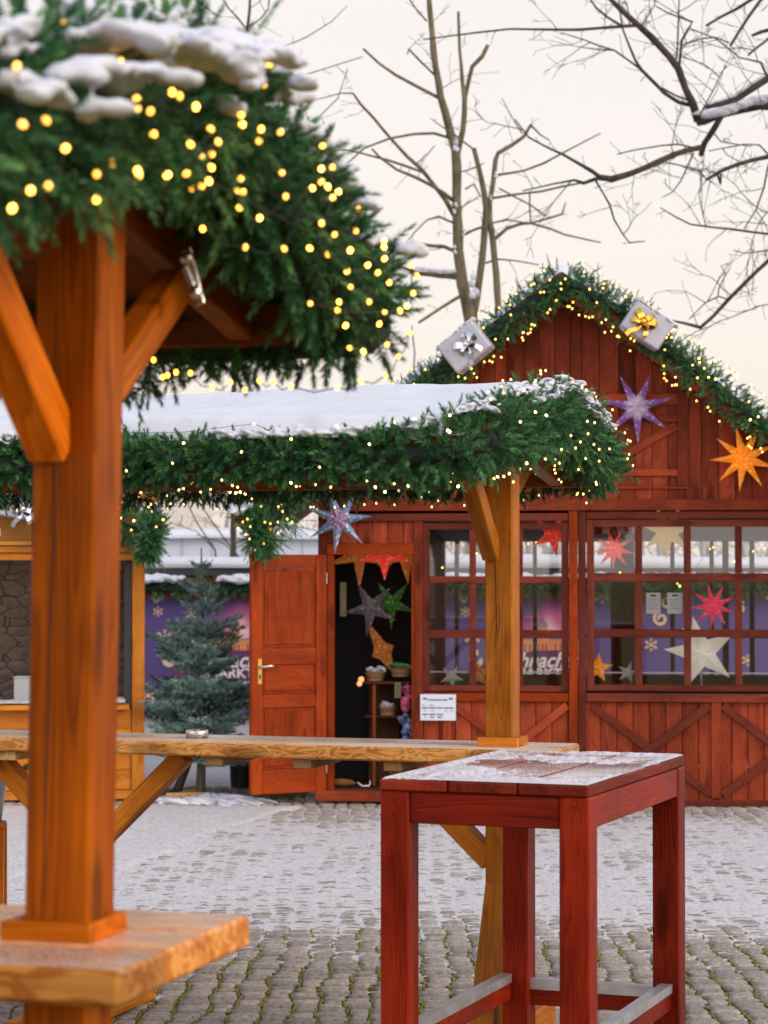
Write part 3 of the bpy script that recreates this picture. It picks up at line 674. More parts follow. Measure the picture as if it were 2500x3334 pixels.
# push every bulb to sit on the near face of the garland
def snap(root, q, path, rad):
    P = [Vector(v) for v in path]; M = bpy_m[root.name]; camp = M.inverted() @ Vector((0, 0, HZ)); d = (Vector(q)-camp).normalized(); best = None
    t_ = 1.8
    while t_ < 30:
        pt = camp+d*t_
        for i in range(len(P)-1):
            ab = P[i+1]-P[i]; k = max(0, min(1, (pt-P[i]).dot(ab)/ab.length_squared)); dist = (pt-P[i]-ab*k).length
            if dist < rad: return pt
        t_ += .01
    return None
NLP = [q_ for q_ in (snap(gr, q, npath, .165) for q in NLP) if q_ is not None]
lights('light_string', near.location, -AN, NLP, .0050, BULB, 'warm yellow fairy lights in the garland of the nearest bar counter', 'strings of fairy lights')
# ---- middle one
AM = R(18.0); OM = at(1636, 2420, 8.50)
midr, msnow = make_stand((OM.x, OM.y), AM, 1.10, 2.165, 2.33, .90, .16, 2.75, 1.66, .40, .24, .052, .104, (W_MID, W_MIDTOP, W_UNDER), .0,
    'long ochre wooden bar counter under a snow covered roof in the middle', .085)
tag(msnow, 'smooth thick snow on the roof of the middle bar counter', 'snow', kind='stuff')
me_, mp_ = 2.125, 2.275
mpath = [(-2.75, -.96, me_-.025), (.0, -.96, me_-.015), (.17, -.93, me_+.03), (.185, -.5, 2.22), (.19, 0, mp_+.035), (.185, .5, 2.22), (.17, .95, me_), (-2.75, .96, me_-.015)]
Lm = [2.77, .25, .43, .5, .5, .45]; cum = np.cumsum(Lm)/ (sum(Lm)+3.03)
def mrad(u): return (.104 if u < .345 else .115) if u < .345 else (.115+(u-.345)/.07*.030 if u < .415 else (.145 if u < .58 else (.145-(u-.58)/.05*.030 if u < .63 else .115)))
mg = thing('fir_garland', midr.location, 'green fir garland with snow and lights round the roof of the middle bar counter', 'garland', 'fir garlands', -AM)
garland('fir_foliage', mg, mpath, .12, 820, 100, .025, .0023, .04, radf=mrad, core=.27, ln0=.30, fr0=.25)
dust(mg, mpath, .0, .36, 1300, .10, (.007, .017), (.9, 2.3), .47, 2.2, mrad, vox=.0042)
dust(mg, mpath, .36, .60, 900, .14, (.006, .015), (.2, 2.2), .53, 6.0, mrad, vox=.0038)
ml = tube_lights(mpath, 380, .12, lambda a: True, lambda u: mrad(u)*1.13)
lights('light_string', midr.location, -AM, ml, .0040, BULBS, 'small warm fairy lights in the garland of the middle bar counter', 'strings of fairy lights')
# a long drying crack in each thick post
GROOVE = plain('dark_crack', (.05, .015, .004), .9)
m_ = MB(); r_ = random.Random(2); yy = -.052-.0004; P = [(-.012+.003*math.sin(z_*9)+r_.uniform(-.001, .001), yy, z_) for z_ in np.arange(1.42, 1.95, .03)]; m_.tube(P, [.0004+.0016*math.sin(math.pi*i/(len(P)-1)) for i in range(len(P))], 4)
m_.build('crack', GROOVE, midr)
m_ = MB(); P = [(-.002+.006*math.sin(a_), yy, 1.55-.03*math.cos(a_)*2+.02) for a_ in np.linspace(-1.2, 2.4, 14)]; m_.tube(P, .0011, 4); m_.build('crack', GROOVE, midr)
m_ = MB(); P = [(-.008+.004*math.sin(z_*4)+.013*(z_-1.2)+r_.uniform(-.0012, .0012), -.0609, z_) for z_ in np.arange(1.16, 2.2, .04)]; m_.tube(P, [.0006+.0019*math.sin(math.pi*i/(len(P)-1)) for i in range(len(P))], 4); m_.build('crack', GROOVE, near)
# ashtray on the middle counter
c = atz(642, 2402, 1.10); tr = MB(); tr.lathe([(0, 0), (.040, 0), (.0425, .003), (.0425, .027), (.0415, .029), (.039, .027), (.039, .008), (0, .006)], (0, 0, 0), 40)
a_ = thing('ashtray', (c.x, c.y, 1.1005), 'round stainless steel ashtray on the middle counter top', 'ashtray'); tr.build('bowl', STEEL, a_, True)
nb_ = MB(); nb_.box(-.006, .006, -.044, -.036, .0225, .0305, .001); nb_.box(-.006, .006, .036, .044, .0225, .0305, .001); nb_.build('cigarette_rest', STEEL, a_)
# ================================================================== red standing tables
def red_table(name, corner, ang, label, L=1.2, Wd=.667):
    """corner = front right corner on the ground; x runs left to right"""
    root = thing(name, (corner[0], corner[1], 0), label, 'table', 'red wooden standing tables', -ang); T = 1.10; lw = .093
    mb = MB()
    for i in range(3):
        x0 = -Wd+i*Wd/3; mb.beam((x0+Wd/6, 0, T-.0175), (x0+Wd/6, L, T-.0175), Wd/3-.004, .035, (0, 0, 1), .005)
    mb.build('table_top', W_REDD, root)
    for (x, y) in ((-lw, .004), (-Wd+.004, .004), (-lw, L-lw), (-Wd+.036, L-lw)):
        mb = MB(); mb.beam((x+lw/2, y+lw/2, 0), (x+lw/2, y+lw/2, T-.0355), lw, lw, (0, 1, 0), .005); mb.build('leg', W_RED, root)
    for (a, b) in (((-Wd+lw+.006, .03), (-lw-.002, .03)), ((-Wd+lw+.006, L-.03), (-lw-.002, L-.03))):
        mb = MB(); mb.beam((a[0], a[1], T-.085), (b[0], b[1], T-.085), .035, .095, (0, 0, 1), .003); mb.build('apron', W_RED, root)
    for x in (-.022, -Wd+.026):
        mb = MB(); mb.beam((x, lw+.006, T-.085), (x, L-lw-.002, T-.085), .035, .095, (0, 0, 1), .003); mb.build('apron', W_RED, root)
    zf = .285
    for x in (-.045, -Wd+.05):
        mb = MB(); mb.beam((x, lw+.004, zf), (x, L-lw-.001, zf), .035, .085, (0, 0, 1), .003); f = mb.build('footrest', W_RED, root)
        mb = MB(); mb.beam((x, lw+.004, zf+.045), (x, L-lw-.001, zf+.045), .041, .004, (0, 0, 1), .001); mb.beam((x+.02, lw+.004, zf+.032), (x+.02, L-lw-.001, zf+.032), .003, .03, (0, 0, 1), .0005); mb.beam((x-.02, lw+.004, zf+.032), (x-.02, L-lw-.001, zf+.032), .003, .03, (0, 0, 1), .0005); mb.build('metal_strip', ZINC, f)
    mb = MB(); mb.beam((-Wd+lw+.006, L-.045, zf-.02), (-lw-.002, L-.045, zf-.02), .035, .085, (0, 0, 1), .003); f = mb.build('footrest', W_RED, root)
    mb = MB(); mb.beam((-Wd+lw+.006, L-.045, zf+.026), (-lw-.002, L-.045, zf+.026), .041, .004, (0, 0, 1), .001); mb.beam((-Wd+lw+.006, L-.066, zf+.010), (-lw-.002, L-.066, zf+.010), .003, .036, (0, 0, 1), .0005); mb.build('metal_strip', ZINC, f)
    # screw heads on the front legs
    mb = MB()
    for x in (-lw+.045, -Wd+.05):
        for z in (T-.06, T-.105): mb.blob((x, .0035, z), .006, (1, .3, 1), 1, 0)
    mb.build('screw', W_REDD, root)
    # frost and snow on top
    m, n = 330, 190; ys = np.linspace(.003, L-.003, m); xs = np.linspace(-Wd+.004, -.004, n); Y, X = np.meshgrid(ys, xs, indexing='ij')
    e = np.minimum(np.minimum(X+Wd, -X), np.minimum(Y, L-Y)); b = fbm(X*4+2, Y*3.2, 3, 1); mm = fbm(X*22, Y*13, 3, 2); fn = fbm(X*90, Y*60, 2, 3)
    gap = np.minimum(np.abs(X+Wd/3), np.abs(X+2*Wd/3)); ring = np.exp(-(((np.hypot((X+.36)/.85, Y-.62)-.15)/.03)**2))
    cov = 1.15*b+.5*mm+.25*fn-.55+.30*np.clip(1-e/.07, 0, 1)+.12*np.clip(1-Y/.3, 0, 1)-.30*np.exp(-(((X+.22)/.10)**2+((Y-.62)/.13)**2))-.26*np.exp(-(((X+.50)/.10)**2+((Y-.80)/.22)**2))-.26*np.exp(-(((X+.30)/.22)**2+((Y-1.05)/.08)**2))-.15*(gap < .004)
    Z = T-.0005+np.clip(cov-.40, -.05, .3)*.026+.004*np.clip(cov-.4, 0, .3)*fn*4
    Z = np.minimum(Z, T+np.sqrt(np.clip(e, 0, 1))*.05)
    mk = np.maximum(np.maximum(Z[:-1, :-1], Z[1:, 1:]), np.maximum(Z[1:, :-1], Z[:-1, 1:])) > T
    P = np.stack([X, Y, Z], -1)[:, ::-1]; o = grid_mesh('table_snow', P, SNOWT, mask=mk[:, ::-1]); o.location = root.location; o.rotation_euler = root.rotation_euler
    return root, o
AT = R(21.0); q = atz(1916, 2560, 1.10)
rt, rs = red_table('standing_table', (q.x, q.y), AT, 'tall dark red wooden standing table with snow on top, in the right foreground')
tag(rs, 'thin patchy snow and frost on the nearer red table top', 'snow', kind='stuff')
q = atz(44, 2364, 1.10)
rt2, rs2 = red_table('standing_table', (q.x-.10, q.y-.62), R(4), 'red wooden standing table cut off by the left edge of the picture', L=.62)
tag(rs2, 'thin snow on the red table top at the far left', 'snow', kind='stuff')
# ================================================================== red market hut
HA = R(-6.0); H0 = at(1250, 2000, 17.35); H0.z = 0
hut = thing('market_hut', (H0.x, H0.y, 0), 'red stained wooden market hut with a gable, glazed windows and an open door', 'market hut', None, HA)
HM = bpy_m[hut.name]; HI = HM.inverted(); hc = HI @ Vector((0, 0, HZ)); H3 = HI.to_3x3()
def hp(px, py, y=0.0):
    """picture point -> hut-local (x, z) on the plane y (y<0 is in front of the facade)"""
    d = H3 @ ray(px, py); t_ = (y-hc.y)/d.y; q = hc+d*t_; return q.x, q.z
def hx(px, y=0.0): return hp(px, 2000, y)[0]
def hz(py, px=1750, y=0.0): return hp(px, py, y)[1]
def hbox(mb, px0, px1, py0, py1, y0, y1, ref=None, bev=.003, axis=None):
    rx = ref or (px0+px1)/2
    mb.box(hx(px0, y0), hx(px1, y0), y0, y1, hz(py1, rx, y0), hz(py0, rx, y0), bev, None, axis)
DEPTH = 2.35; XL = hx(1035); XR = hx(2625); ax_, az_ = hp(1832, 915); SLP = .74
def roofz(x): return az_-SLP*abs(x-ax_)
def planks(mb, x0, x1, z0, z1, y0, y1, w=.118, topf=None, xs=None):
    xs = xs or [x0+i*w for i in range(int((x1-x0)/w+1.2))]+[x1]
    xs = sorted(set([max(x0, min(x1, x)) for x in xs]))
    for a, b in zip(xs[:-1], xs[1:]):
        if b-a < .008: continue
        a2, b2 = a+.0025, b-.0025; yy = y0+random.uniform(0, .004)
        if topf is None: mb.beam(((a2+b2)/2, (yy+y1)/2, z0), ((a2+b2)/2, (yy+y1)/2, z1), b2-a2, y1-yy, (0, 1, 0), .003)
        else:
            za, zb = topf(a2), topf(b2)
            if max(za, zb) <= z0+.02: continue
            poly = [(a2, z0), (b2, z0), (b2, max(z0+.001, zb))]+([(ax_, topf(ax_))] if a2 < ax_ < b2 else [])+[(a2, max(z0+.001, za))]
            mb.prism(poly, yy, y1)
# gable planks
mb = MB(); zg = hz(1660); seams = [hx(p_) for p_ in (1340, 1385, 1430, 1475, 1520, 1562, 1612, 1650, 1705, 1756, 1807, 1858, 1895, 1952, 2015, 2070, 2125, 2176, 2234, 2285, 2340, 2395, 2450, 2505, 2560, 2615, 2660)]
planks(mb, XL-.0, XR, zg, 9, .0, .022, topf=lambda x: roofz(x)-.03, xs=[hx(1085), hx(1135), hx(1185), hx(1235), hx(1290)]+seams)
mb.build('gable_wall', W_HUT, hut)
mb = MB(); mb.prism([(XL, zg), (XR, zg), (XR, roofz(XR)-.0), (ax_, az_+.01), (XL, roofz(XL)-.0)], .024, .04); mb.build('gable_backing', BLACK, hut)
mb = MB(); mb.box(XL, XR, .024, .03, zg, zg+.01); 
# fascia rails
mb = MB(); hbox(mb, 1035, 2625, 1626, 1662, -.035, -.001); mb.build('fascia_rail', W_HUT, hut)
mb = MB(); hbox(mb, 1035, 1850, 1672, 1697, -.022, .03, ref=1300); hbox(mb, 1908, 2625, 1665, 1688, -.02, .03); mb.build('head_rail', W_HUTD, hut)
mb = MB(); hbox(mb, 1852, 1880, 1664, 2600, -.030, .03); mb.build('post', W_DOOR, hut)
mb = MB(); hbox(mb, 1882, 1907, 1664, 2612, -.018, .03); mb.build('post', W_HUTD, hut)
mb = MB(); hbox(mb, 1035, 1063, 1697, 2600, -.012, .05); mb.build('post', W_HUT, hut)
mb = MB(); hbox(mb, 1347, 1376, 1697, 2600, -.014, .03); mb.build('post', W_HUT, hut)
mb = MB(); hbox(mb, 2597, 2625, 1664, 2612, -.018, .05); mb.build('post', W_HUT, hut)
# panel above the door
mb = MB(); planks(mb, hx(1063), hx(1347), hz(1770, 1200), hz(1697, 1200), .004, .02, xs=[hx(q_) for q_ in (1063, 1106, 1161, 1212, 1262, 1313, 1347)]); mb.build('door_top_panel', W_HUT, hut)
# door frame
mb = MB(); hbox(mb, 1063, 1347, 1771, 1806, -.02, .03, ref=1200); hbox(mb, 1064, 1086, 1807, 2590, -.016, .06); hbox(mb, 1339, 1346.5, 1807, 2590, -.016, .06); mb.build('door_frame', W_DOOR, hut)
mb = MB(); hbox(mb, 1027, 1385, 2577, 2609, -.10, .0, ref=1100); mb.build('door_step', W_HUT, hut)
# windows
def window(px0, px1, py0, py1, cols, rows, y0, y1, mat, ref):
    mb = MB(); xs = [c_ for c_ in cols]; z = lambda py: hz(py, ref, y0)
    X0, X1, Z0, Z1 = hx(px0, y0), hx(px1, y0), z(py1), z(py0); c0, c1 = hx(cols[0][0], y0), hx(cols[-1][1], y0); r0, r1 = z(rows[0][0]), z(rows[-1][1])
    mb.box(X0, c0, y0, y1, Z0, Z1); mb.box(c1, X1, y0, y1, Z0, Z1); mb.box(c0+.0005, c1-.0005, y0+.001, y1, r0, Z1-.001); mb.box(c0+.0005, c1-.0005, y0+.001, y1, Z0+.001, r1)
    for i in range(len(rows)-1): mb.box(c0+.0005, c1-.0005, y0+.003, y1-.003, z(rows[i+1][0]), z(rows[i][1]))
    for i in range(len(cols)-1):
        for r_ in rows: mb.box(hx(cols[i][1], y0), hx(cols[i+1][0], y0), y0+.004, y1-.004, z(r_[1])+.0005, z(r_[0])-.0005, axis='z')
    f = mb.build('window_frame', mat, hut)
    for ci in cols:
        for r_ in rows:
            g = MB(); g.add([(hx(ci[0], y0)-.004, y1-.012, z(r_[1])-.004), (hx(ci[1], y0)+.004, y1-.012, z(r_[1])-.004), (hx(ci[1], y0)+.004, y1-.012, z(r_[0])+.004), (hx(ci[0], y0)-.004, y1-.012, z(r_[0])+.004)], [(0, 1, 2, 3)])
            g.build('pane', GLASS_M, f)
window(1377, 1851, 1703, 2252, [(1398, 1528), (1549, 1678), (1702, 1828)], [(1724, 1876), (1899, 2051), (2078, 2232)], -.012, .022, W_HUTD, 1600)
window(1910, 2596, 1692, 2250, [(1934, 2067), (2091, 2226), (2250, 2393), (2416, 2570)], [(1715, 1866), (1893, 2049), (2075, 2231)], -.012, .022, W_HUTD, 2200)
# sill rails, lower planks, braces
mb = MB(); hbox(mb, 1377, 1851, 2256, 2284, -.024, .03, ref=1600); mb.build('sill_rail', W_DOOR, hut)
mb = MB(); hbox(mb, 1908, 2596, 2259, 2286, -.028, .03, ref=2200); mb.build('sill_rail', W_HUTD, hut)
mb = MB(); hbox(mb, 1377, 2596, 2600, 2632, -.022, .03, ref=1900); mb.build('bottom_rail', W_HUTD, hut)
mb = MB(); planks(mb, hx(1377), hx(2596), hz(2606, 1900), hz(2270), .004, .024, .119); mb.build('lower_wall', W_HUT, hut)
def brace(pts, nm='cross_brace', mat=W_HUTD, y=-.014):
    for i, (a, b) in enumerate(pts):
        m_ = MB(); xa, za = hp(*a); xb, zb = hp(*b); yy = y-(.008 if i % 2 else 0); m_.beam((xa, yy+.008, za), (xb, yy+.008, zb), .02, .058, (0, 0, 1), .003); m_.build(nm, mat, hut)
brace([((1925, 2297), (2316, 2588)), ((2308, 2297), (1925, 2588)), ((2352, 2297), (2590, 2480)), ((2590, 2415), (2352, 2588))])
brace([((1478, 2292), (1846, 2588)), ((1846, 2296), (1478, 2588))], mat=W_HUT)
mb = MB(); hbox(mb, 2315, 2346, 2286.5, 2599, -.020, .003); mb.build('stud', W_HUT, hut)
mb = MB(); hbox(mb, 1441, 1467, 2285, 2599, -.016, .003); mb.build('stud', W_HUT, hut)
# loft hatch on the gable
mb = MB()
zt_ = lambda py: hz(py, 2100)
X0, X1 = hx(1925), hx(2242)
mb.box(X0, X1, -.020, -.001, zt_(1592), zt_(1584)); mb.box(hx(2207), X1, -.022, -.001, zt_(1583.5), zt_(1276), axis='z'); mb.box(X0, hx(1950), -.022, -.001, zt_(1583.5), zt_(1276), axis='z')
mb.build('hatch_frame', W_HUT, hut)
mb = MB()
mb.box(hx(1950.5), hx(2206.5), -.018, -.0005, zt_(1319), zt_(1283)); mb.box(hx(1950.5), hx(2206.5), -.019, -.0005, zt_(1375), zt_(1354)); mb.box(hx(1950.5), hx(2206.5), -.018, -.0005, zt_(1550), zt_(1528))
for i in range(14):
    xx = hx(1950+18.4*i); mb.blob((xx+.02, -.009, zt_(1284)), .022, (1, .38, .35+.3*(i % 2)), 1, 0)
xa, za = hp(2046, 1476); xb, zb = hp(2203, 1385); mb.beam((xa, -.011, za), (xb, -.011, zb), .018, .055, (0, 0, 1), .003)
mb.build('loft_hatch', W_HUT, hut)
# side, back walls, floor, inner parts
mb = MB(); mb.box(XL+.002, XL+.03, .03, DEPTH, .1, roofz(XL)-.05, .002); mb.box(XR-.03, XR-.002, .03, DEPTH, .1, roofz(XR)-.05, .002); mb.build('side_wall', W_HUT, hut)
mb = MB(); mb.box(XL+.03, XR-.03, .03, DEPTH, .03, .09, .002, axis='x'); mb.build('floor', W_DARK, hut)
def bx_(px): return hx(px, DEPTH)
def bz_(py, ref=1900): return hz(py, ref, DEPTH)
mb = MB(); pL, pR = XL, XR
mb.box(pL, pR, DEPTH, DEPTH+.03, .1, bz_(2196)); mb.box(pL, pR, DEPTH, DEPTH+.03, bz_(1763), bz_(1640)); mb.box(pL, bx_(1340), DEPTH, DEPTH+.03, bz_(2196), bz_(1763))
mb.build('back_wall', W_DARK, hut)
mb = MB(); mb.prism([(XL, bz_(1640)), (XR, bz_(1640)), (XR, roofz(XR)-.05), (ax_, az_-.05), (XL, roofz(XL)-.05)], DEPTH, DEPTH+.03); mb.build('rear_gable', W_HUT, hut)
mb = MB()
for (a, b) in ((1340, 1352), (1480, 1494), (1592, 1606), (1735, 1748), (1860, 1874), (1988, 2066), (2182, 2196), (2310, 2324), (2352, 2372), (2440, 2456), (2570, 2590)): mb.box(bx_(a), bx_(b), DEPTH-.02, DEPTH+.02, bz_(2196), bz_(1763), axis='z')
for (a, b) in ((1880, 1896), (2066, 2076)): mb.box(bx_(1340), bx_(2596), DEPTH-.015, DEPTH+.015, bz_(b), bz_(a))
mb.build('rear_window_frame', W_DARK, hut)
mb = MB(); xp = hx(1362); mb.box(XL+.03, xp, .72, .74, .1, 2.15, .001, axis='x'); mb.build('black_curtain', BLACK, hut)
mb = MB(); mb.box(xp, xp+.02, .06, DEPTH-.02, .1, 2.1, .001, axis='y'); mb.build('partition', W_DARK, hut)
CANV = plain('grey_canvas', (.36, .36, .38), .9); mb = MB(); mb.add([(xp, .05, hz(1690)), (XR-.03, .05, hz(1690)), (XR-.03, DEPTH-.02, bz_(1760)), (xp, DEPTH-.02, bz_(1760))], [(0, 3, 2, 1)]); mb.add([(xp, .05, hz(1690)+.02), (XR-.03, .05, hz(1690)+.02), (XR-.03, DEPTH-.02, bz_(1760)+.02), (xp, DEPTH-.02, bz_(1760)+.02)], [(0, 1, 2, 3)]); mb.build('canvas_ceiling', CANV, hut)
RWR = plain('red_stripe', (.35, .02, .02), .8); VC = plain('white_stripe', (.6, .58, .56), .8)
vl = MB(); vw = MB()
for i in range(7):
    px = 1936+i*25; (vl if i % 2 == 0 else vw).box(hx(px, .25), hx(px+24, .25), .25, .255, hz(1742-5*(i % 2), 2000, .25), hz(1712, 2000, .25), .001)
v_ = vw.build('awning_valance', VC, hut); vl.build('red_stripes', RWR, v_)
mb = MB(); mb.box(xp+.02, XR-.03, .06, .40, hz(2262), hz(2250), .002, axis='x'); mb.build('display_ledge', W_DARK, hut)
mb = MB(); mb.box(xp+.02, XR-.03, .25, .262, hz(2192, 1900, .25), hz(2187, 1900, .25), .001); mb.build('white_rail', WHITE, hut)
# roof slopes with rafters under the overhang, snow on top
mb = MB(); OV = .30; YF = -.34
for sg in (-1, 1):
    run = (ax_-(hx(800)) if True else 0)
    nb = 14
    for i in range(nb):
        a = run*i/nb; b = run*(i+1)/nb-.003; c_ = ((a+b)/2)
        mb.beam((ax_+sg*c_, YF, az_-SLP*c_+.02), (ax_+sg*c_, DEPTH+.3, az_-SLP*c_+.02), (b-a)*math.sqrt(1+SLP**2), .02, (sg*SLP, 0, 1), .002)
mb.build('roof', W_HUT, hut); RUN = run
for sg in (-1, 1):
    m_ = MB(); m_.beam((ax_, YF+.012, az_-.055), (ax_+sg*RUN, YF+.012, az_-SLP*RUN-.055), .024, .13, (0, 0, 1), .003); m_.build('barge_board', W_HUT, hut)
    m_ = MB(); m_.beam((ax_+sg*.03, .0-.05, az_-.075-.02), (ax_+sg*RUN*.98, -.05, az_-SLP*RUN*.98-.095), .05, .09, (0, 0, 1), .003); m_.build('verge_rafter', W_HUTD, hut)
P = np.zeros((60, 40, 3)); xs = np.linspace(-RUN-.02, RUN+.02, 60); ys = np.linspace(YF+.16, DEPTH+.28, 40)
for i, x in enumerate(xs):
    for j, y in enumerate(ys): P[i, j] = (ax_+x, y, az_-SLP*abs(x)+.04+(.10+.02*math.sin(x*3+y*2))*min(1, (RUN+.02-abs(x))/.08)*min(1, (y-ys[0])/.06)*min(1, (ys[-1]-y)/.06))
o = grid_mesh('roof_snow', P, SNOW); o.location = hut.location; o.rotation_euler = hut.rotation_euler; tag(o, 'snow on the steep roof of the red hut', 'snow', kind='stuff')
# door leaf, opened outwards to the left
leafw = .62; hx0 = hx(1061); zb0, zt0 = hz(2574, 1060), hz(1806, 1060); A_ = math.acos(min(1, (hx0-hx(822, -.28))/leafw)); dl = Vector((-math.cos(A_), -math.sin(A_), 0)); dn = Vector((-dl.y, dl.x, 0))*1.0
if dn.y > 0: dn = -dn
LR = Matrix(((-dl.x, -dn.x, 0, hx0), (-dl.y, -dn.y, 0, -.024), (0, 0, 1, 0), (0, 0, 0, 1)))   # local x: from free edge (-leafw) to hinge (0); local y: away from the viewer
def dbox(mb, fx0, fx1, fz0, fz1, y0, y1, bev=.004, axis=None):
    mb.box(-leafw+fx0*leafw, -leafw+fx1*leafw, y0, y1, zt0-(zt0-zb0)*fz1, zt0-(zt0-zb0)*fz0, bev, axis=axis)
st = .145; mb = MB(); dbox(mb, 0, st, 0, 1, -.02, .02, axis='z'); dbox(mb, 1-st, 1, 0, 1, -.02, .02, axis='z')
for (a, b) in ((0, .055), (.392, .462), (.586, .642), (.90, 1)): dbox(mb, st+.001, 1-st-.001, a, b, -.019, .019, axis='x')
door = mb.build('door', W_DOOR, hut, xf=LR)
for (a, b) in ((.055, .392), (.462, .586), (.642, .90)):
    m_ = MB(); dbox(m_, st+.002, 1-st-.002, a+.001, b-.001, -.008, .008, axis='z' if b-a > .2 else 'x'); dbox(m_, st+.03, 1-st-.03, a+.014, b-.014, -.015, .0, .007, axis='z' if b-a > .2 else 'x'); m_.build('door_panel', W_DOOR, door, xf=LR)
m_ = MB(); dbox(m_, .085, .135, .435, .54, -.0235, -.0205, .001); m_.build('lock_plate', BRASS, door, xf=LR)
m_ = MB(); hzv = zt0-(zt0-zb0)*.468; x_ = -leafw+.11*leafw; m_.tube([(x_, -.02, hzv), (x_, -.062, hzv), (x_+.02, -.07, hzv+.002), (x_+.07, -.068, hzv+.006), (x_+.125, -.066, hzv-.006)], [.008, .008, .0085, .008, .006], 8); m_.build('handle', STEEL, door, True, xf=LR)
m_ = MB(); dbox(m_, .098, .122, .50, .52, -.0255, -.0232, .001); m_.build('keyhole', INK, door, xf=LR)
m_ = MB()
for f_ in (.1, .9): m_.tube([(-.004, -.026, zt0-(zt0-zb0)*f_+.04), (-.004, -.026, zt0-(zt0-zb0)*f_-.04)], .007, 8)
m_.build('hinge', STEEL, door, xf=LR)
# ---- notice sign
def on_hut(name, label, cat, x, y, z, group=None):
    wpt = HM @ Vector((x, y, z)); return thing(name, wpt, label, cat, group, HA)
sx0, sz1 = hp(1368, 2260, -.03); sx1, sz0 = hp(1484, 2346, -.03); sw, sh_ = sx1-sx0, sz1-sz0
sg_ = on_hut('notice_sign', 'small white printed trader notice screwed below the left window of the hut', 'sign', sx0, -.03, sz0)
m_ = MB(); m_.box(0, sw, -.003, .003, 0, sh_, .001); m_.build('board', plain('sign_white', (.55, .60, .70), .4), sg_)
def stext(tx, fx, fy, size, al='LEFT', off=.0002, sx=1): return text_mesh('lettering', tx, size*sh_, INK, sg_, (fx*sw, -.0042, (1-fy)*sh_), shear=0, offset=off, extrude=.0003, align=al, sx=sx)
stext('HÄNDLERAUSWEIS', .49, .24, .075, 'CENTER', .0006, 1.15); stext('Firma:', .05, .44, .05); stext('Lieferant', .25, .44, .055)
for (fx, s_) in ((.14, '67'), (.34, '1100'), (.72, '2,00'), (.88, '4,00')): stext(s_, fx, .655, .075 if fx > .1 and fx < .2 else .055, 'CENTER')
for (fx, s_) in ((.145, 'C'), (.34, 'XH1'), (.55, '2023')): stext(s_, fx, .905, .09, 'CENTER', .0005)
for (a, b, c_) in ((.05, .225, .52), (.255, .43, .52), (.46, .64, .52), (.665, .935, .52), (.05, .225, .765), (.255, .43, .765), (.46, .64, .765)): m_ = MB(); m_.box(a*sw, b*sw, -.0052, -.0034, (1-c_-.02)*sh_, (1-c_+.02)*sh_, .0003); m_.build('field_bar', INK, sg_)
for fx in (.13, .855):
    m_ = MB(); m_.box((fx-.055)*sw, (fx+.06)*sw, -.005, -.0034, .80*sh_, .835*sh_, .0003)
    for k in range(3): m_.lathe([(0, 0), (.010*1, 0), (0, .0008)], (0, 0, 0), 4) if False else m_.blob(((fx-.03+.035*k)*sw, -.0042, .845*sh_), .0055, (1, .2, 1), 1, .1)
    m_.build('emblem', plain('emblem_brown', (.12, .06, .06), .6), sg_)
# ================================================================== hut garland
yg = YF-.03
def hg(px, py): x_, z_ = hp(px, py, yg); return (x_, yg, z_)
gl = [hg(815, 1735), hg(880, 1690), hg(1120, 1450), hg(1280, 1338), hg(1405, 1243), hg(1500, 1175), hg(1580, 1100), hg(1710, 1000), hg(1832, 908)]
gr2 = [hg(1832, 908), hg(1950, 972), hg(2060, 1040), hg(2150, 1125), hg(2300, 1230), hg(2400, 1320), hg(2500, 1395), hg(2680, 1530), hg(2860, 1670)]
hgar = thing('fir_garland', hut.location, 'fir garland with lights running up and down the gable of the red hut', 'garland', 'fir garlands', HA)
hpath = gl+gr2[1:]
def hrad(u): return .170+(.115 if u < .055 else 0)
garland('fir_foliage', hgar, hpath, .14, 520, 80, .026, .0034, .0, radf=lambda u: hrad(u)*.93, core=.24)
_b = hg(832, 1735); garland('fir_foliage', hgar, [(_b[0]-.04, _b[1], _b[2]+.02), (_b[0]+.10, _b[1], _b[2]+.03)], .2, 5200, 80, .026, .0034, .0, radf=lambda u: .21, core=.02, ln0=.3, fr0=.3)
hl = [snap(hgar, local_of(hgar, at(px, py, 16)), hpath, .17) for (px, py) in
    [(805, 1690), (815, 1715), (800, 1740), (812, 1755), (862, 1700), (880, 1725), (905, 1700), (920, 1665), (935, 1690), (858, 1770), (872, 1760), (880, 1705), (905, 1735), (840, 1765), (790, 1700), (830, 1790), (775, 1720), (950, 1700), (915, 1640), (850, 1650)]]
hl += [q_ for q_ in tube_lights(hpath[2:], 500, .178, lambda a: True) ]
hl = [q_ for q_ in hl if q_ is not None and q_[1] < yg+.05]
lights('light_string', hut.location, HA, hl, .0062, BULBH, 'warm fairy lights wound through the gable garland of the red hut', 'strings of fairy lights')
dust(hgar, hpath, .0, .06, 160, .25, (.015, .03), (.7, 2.2), .44, 3, vox=.008)
dust(hgar, hpath, .3, 1.0, 90, .13, (.010, .020), (1.0, 2.0), .60, 3, vox=.007)
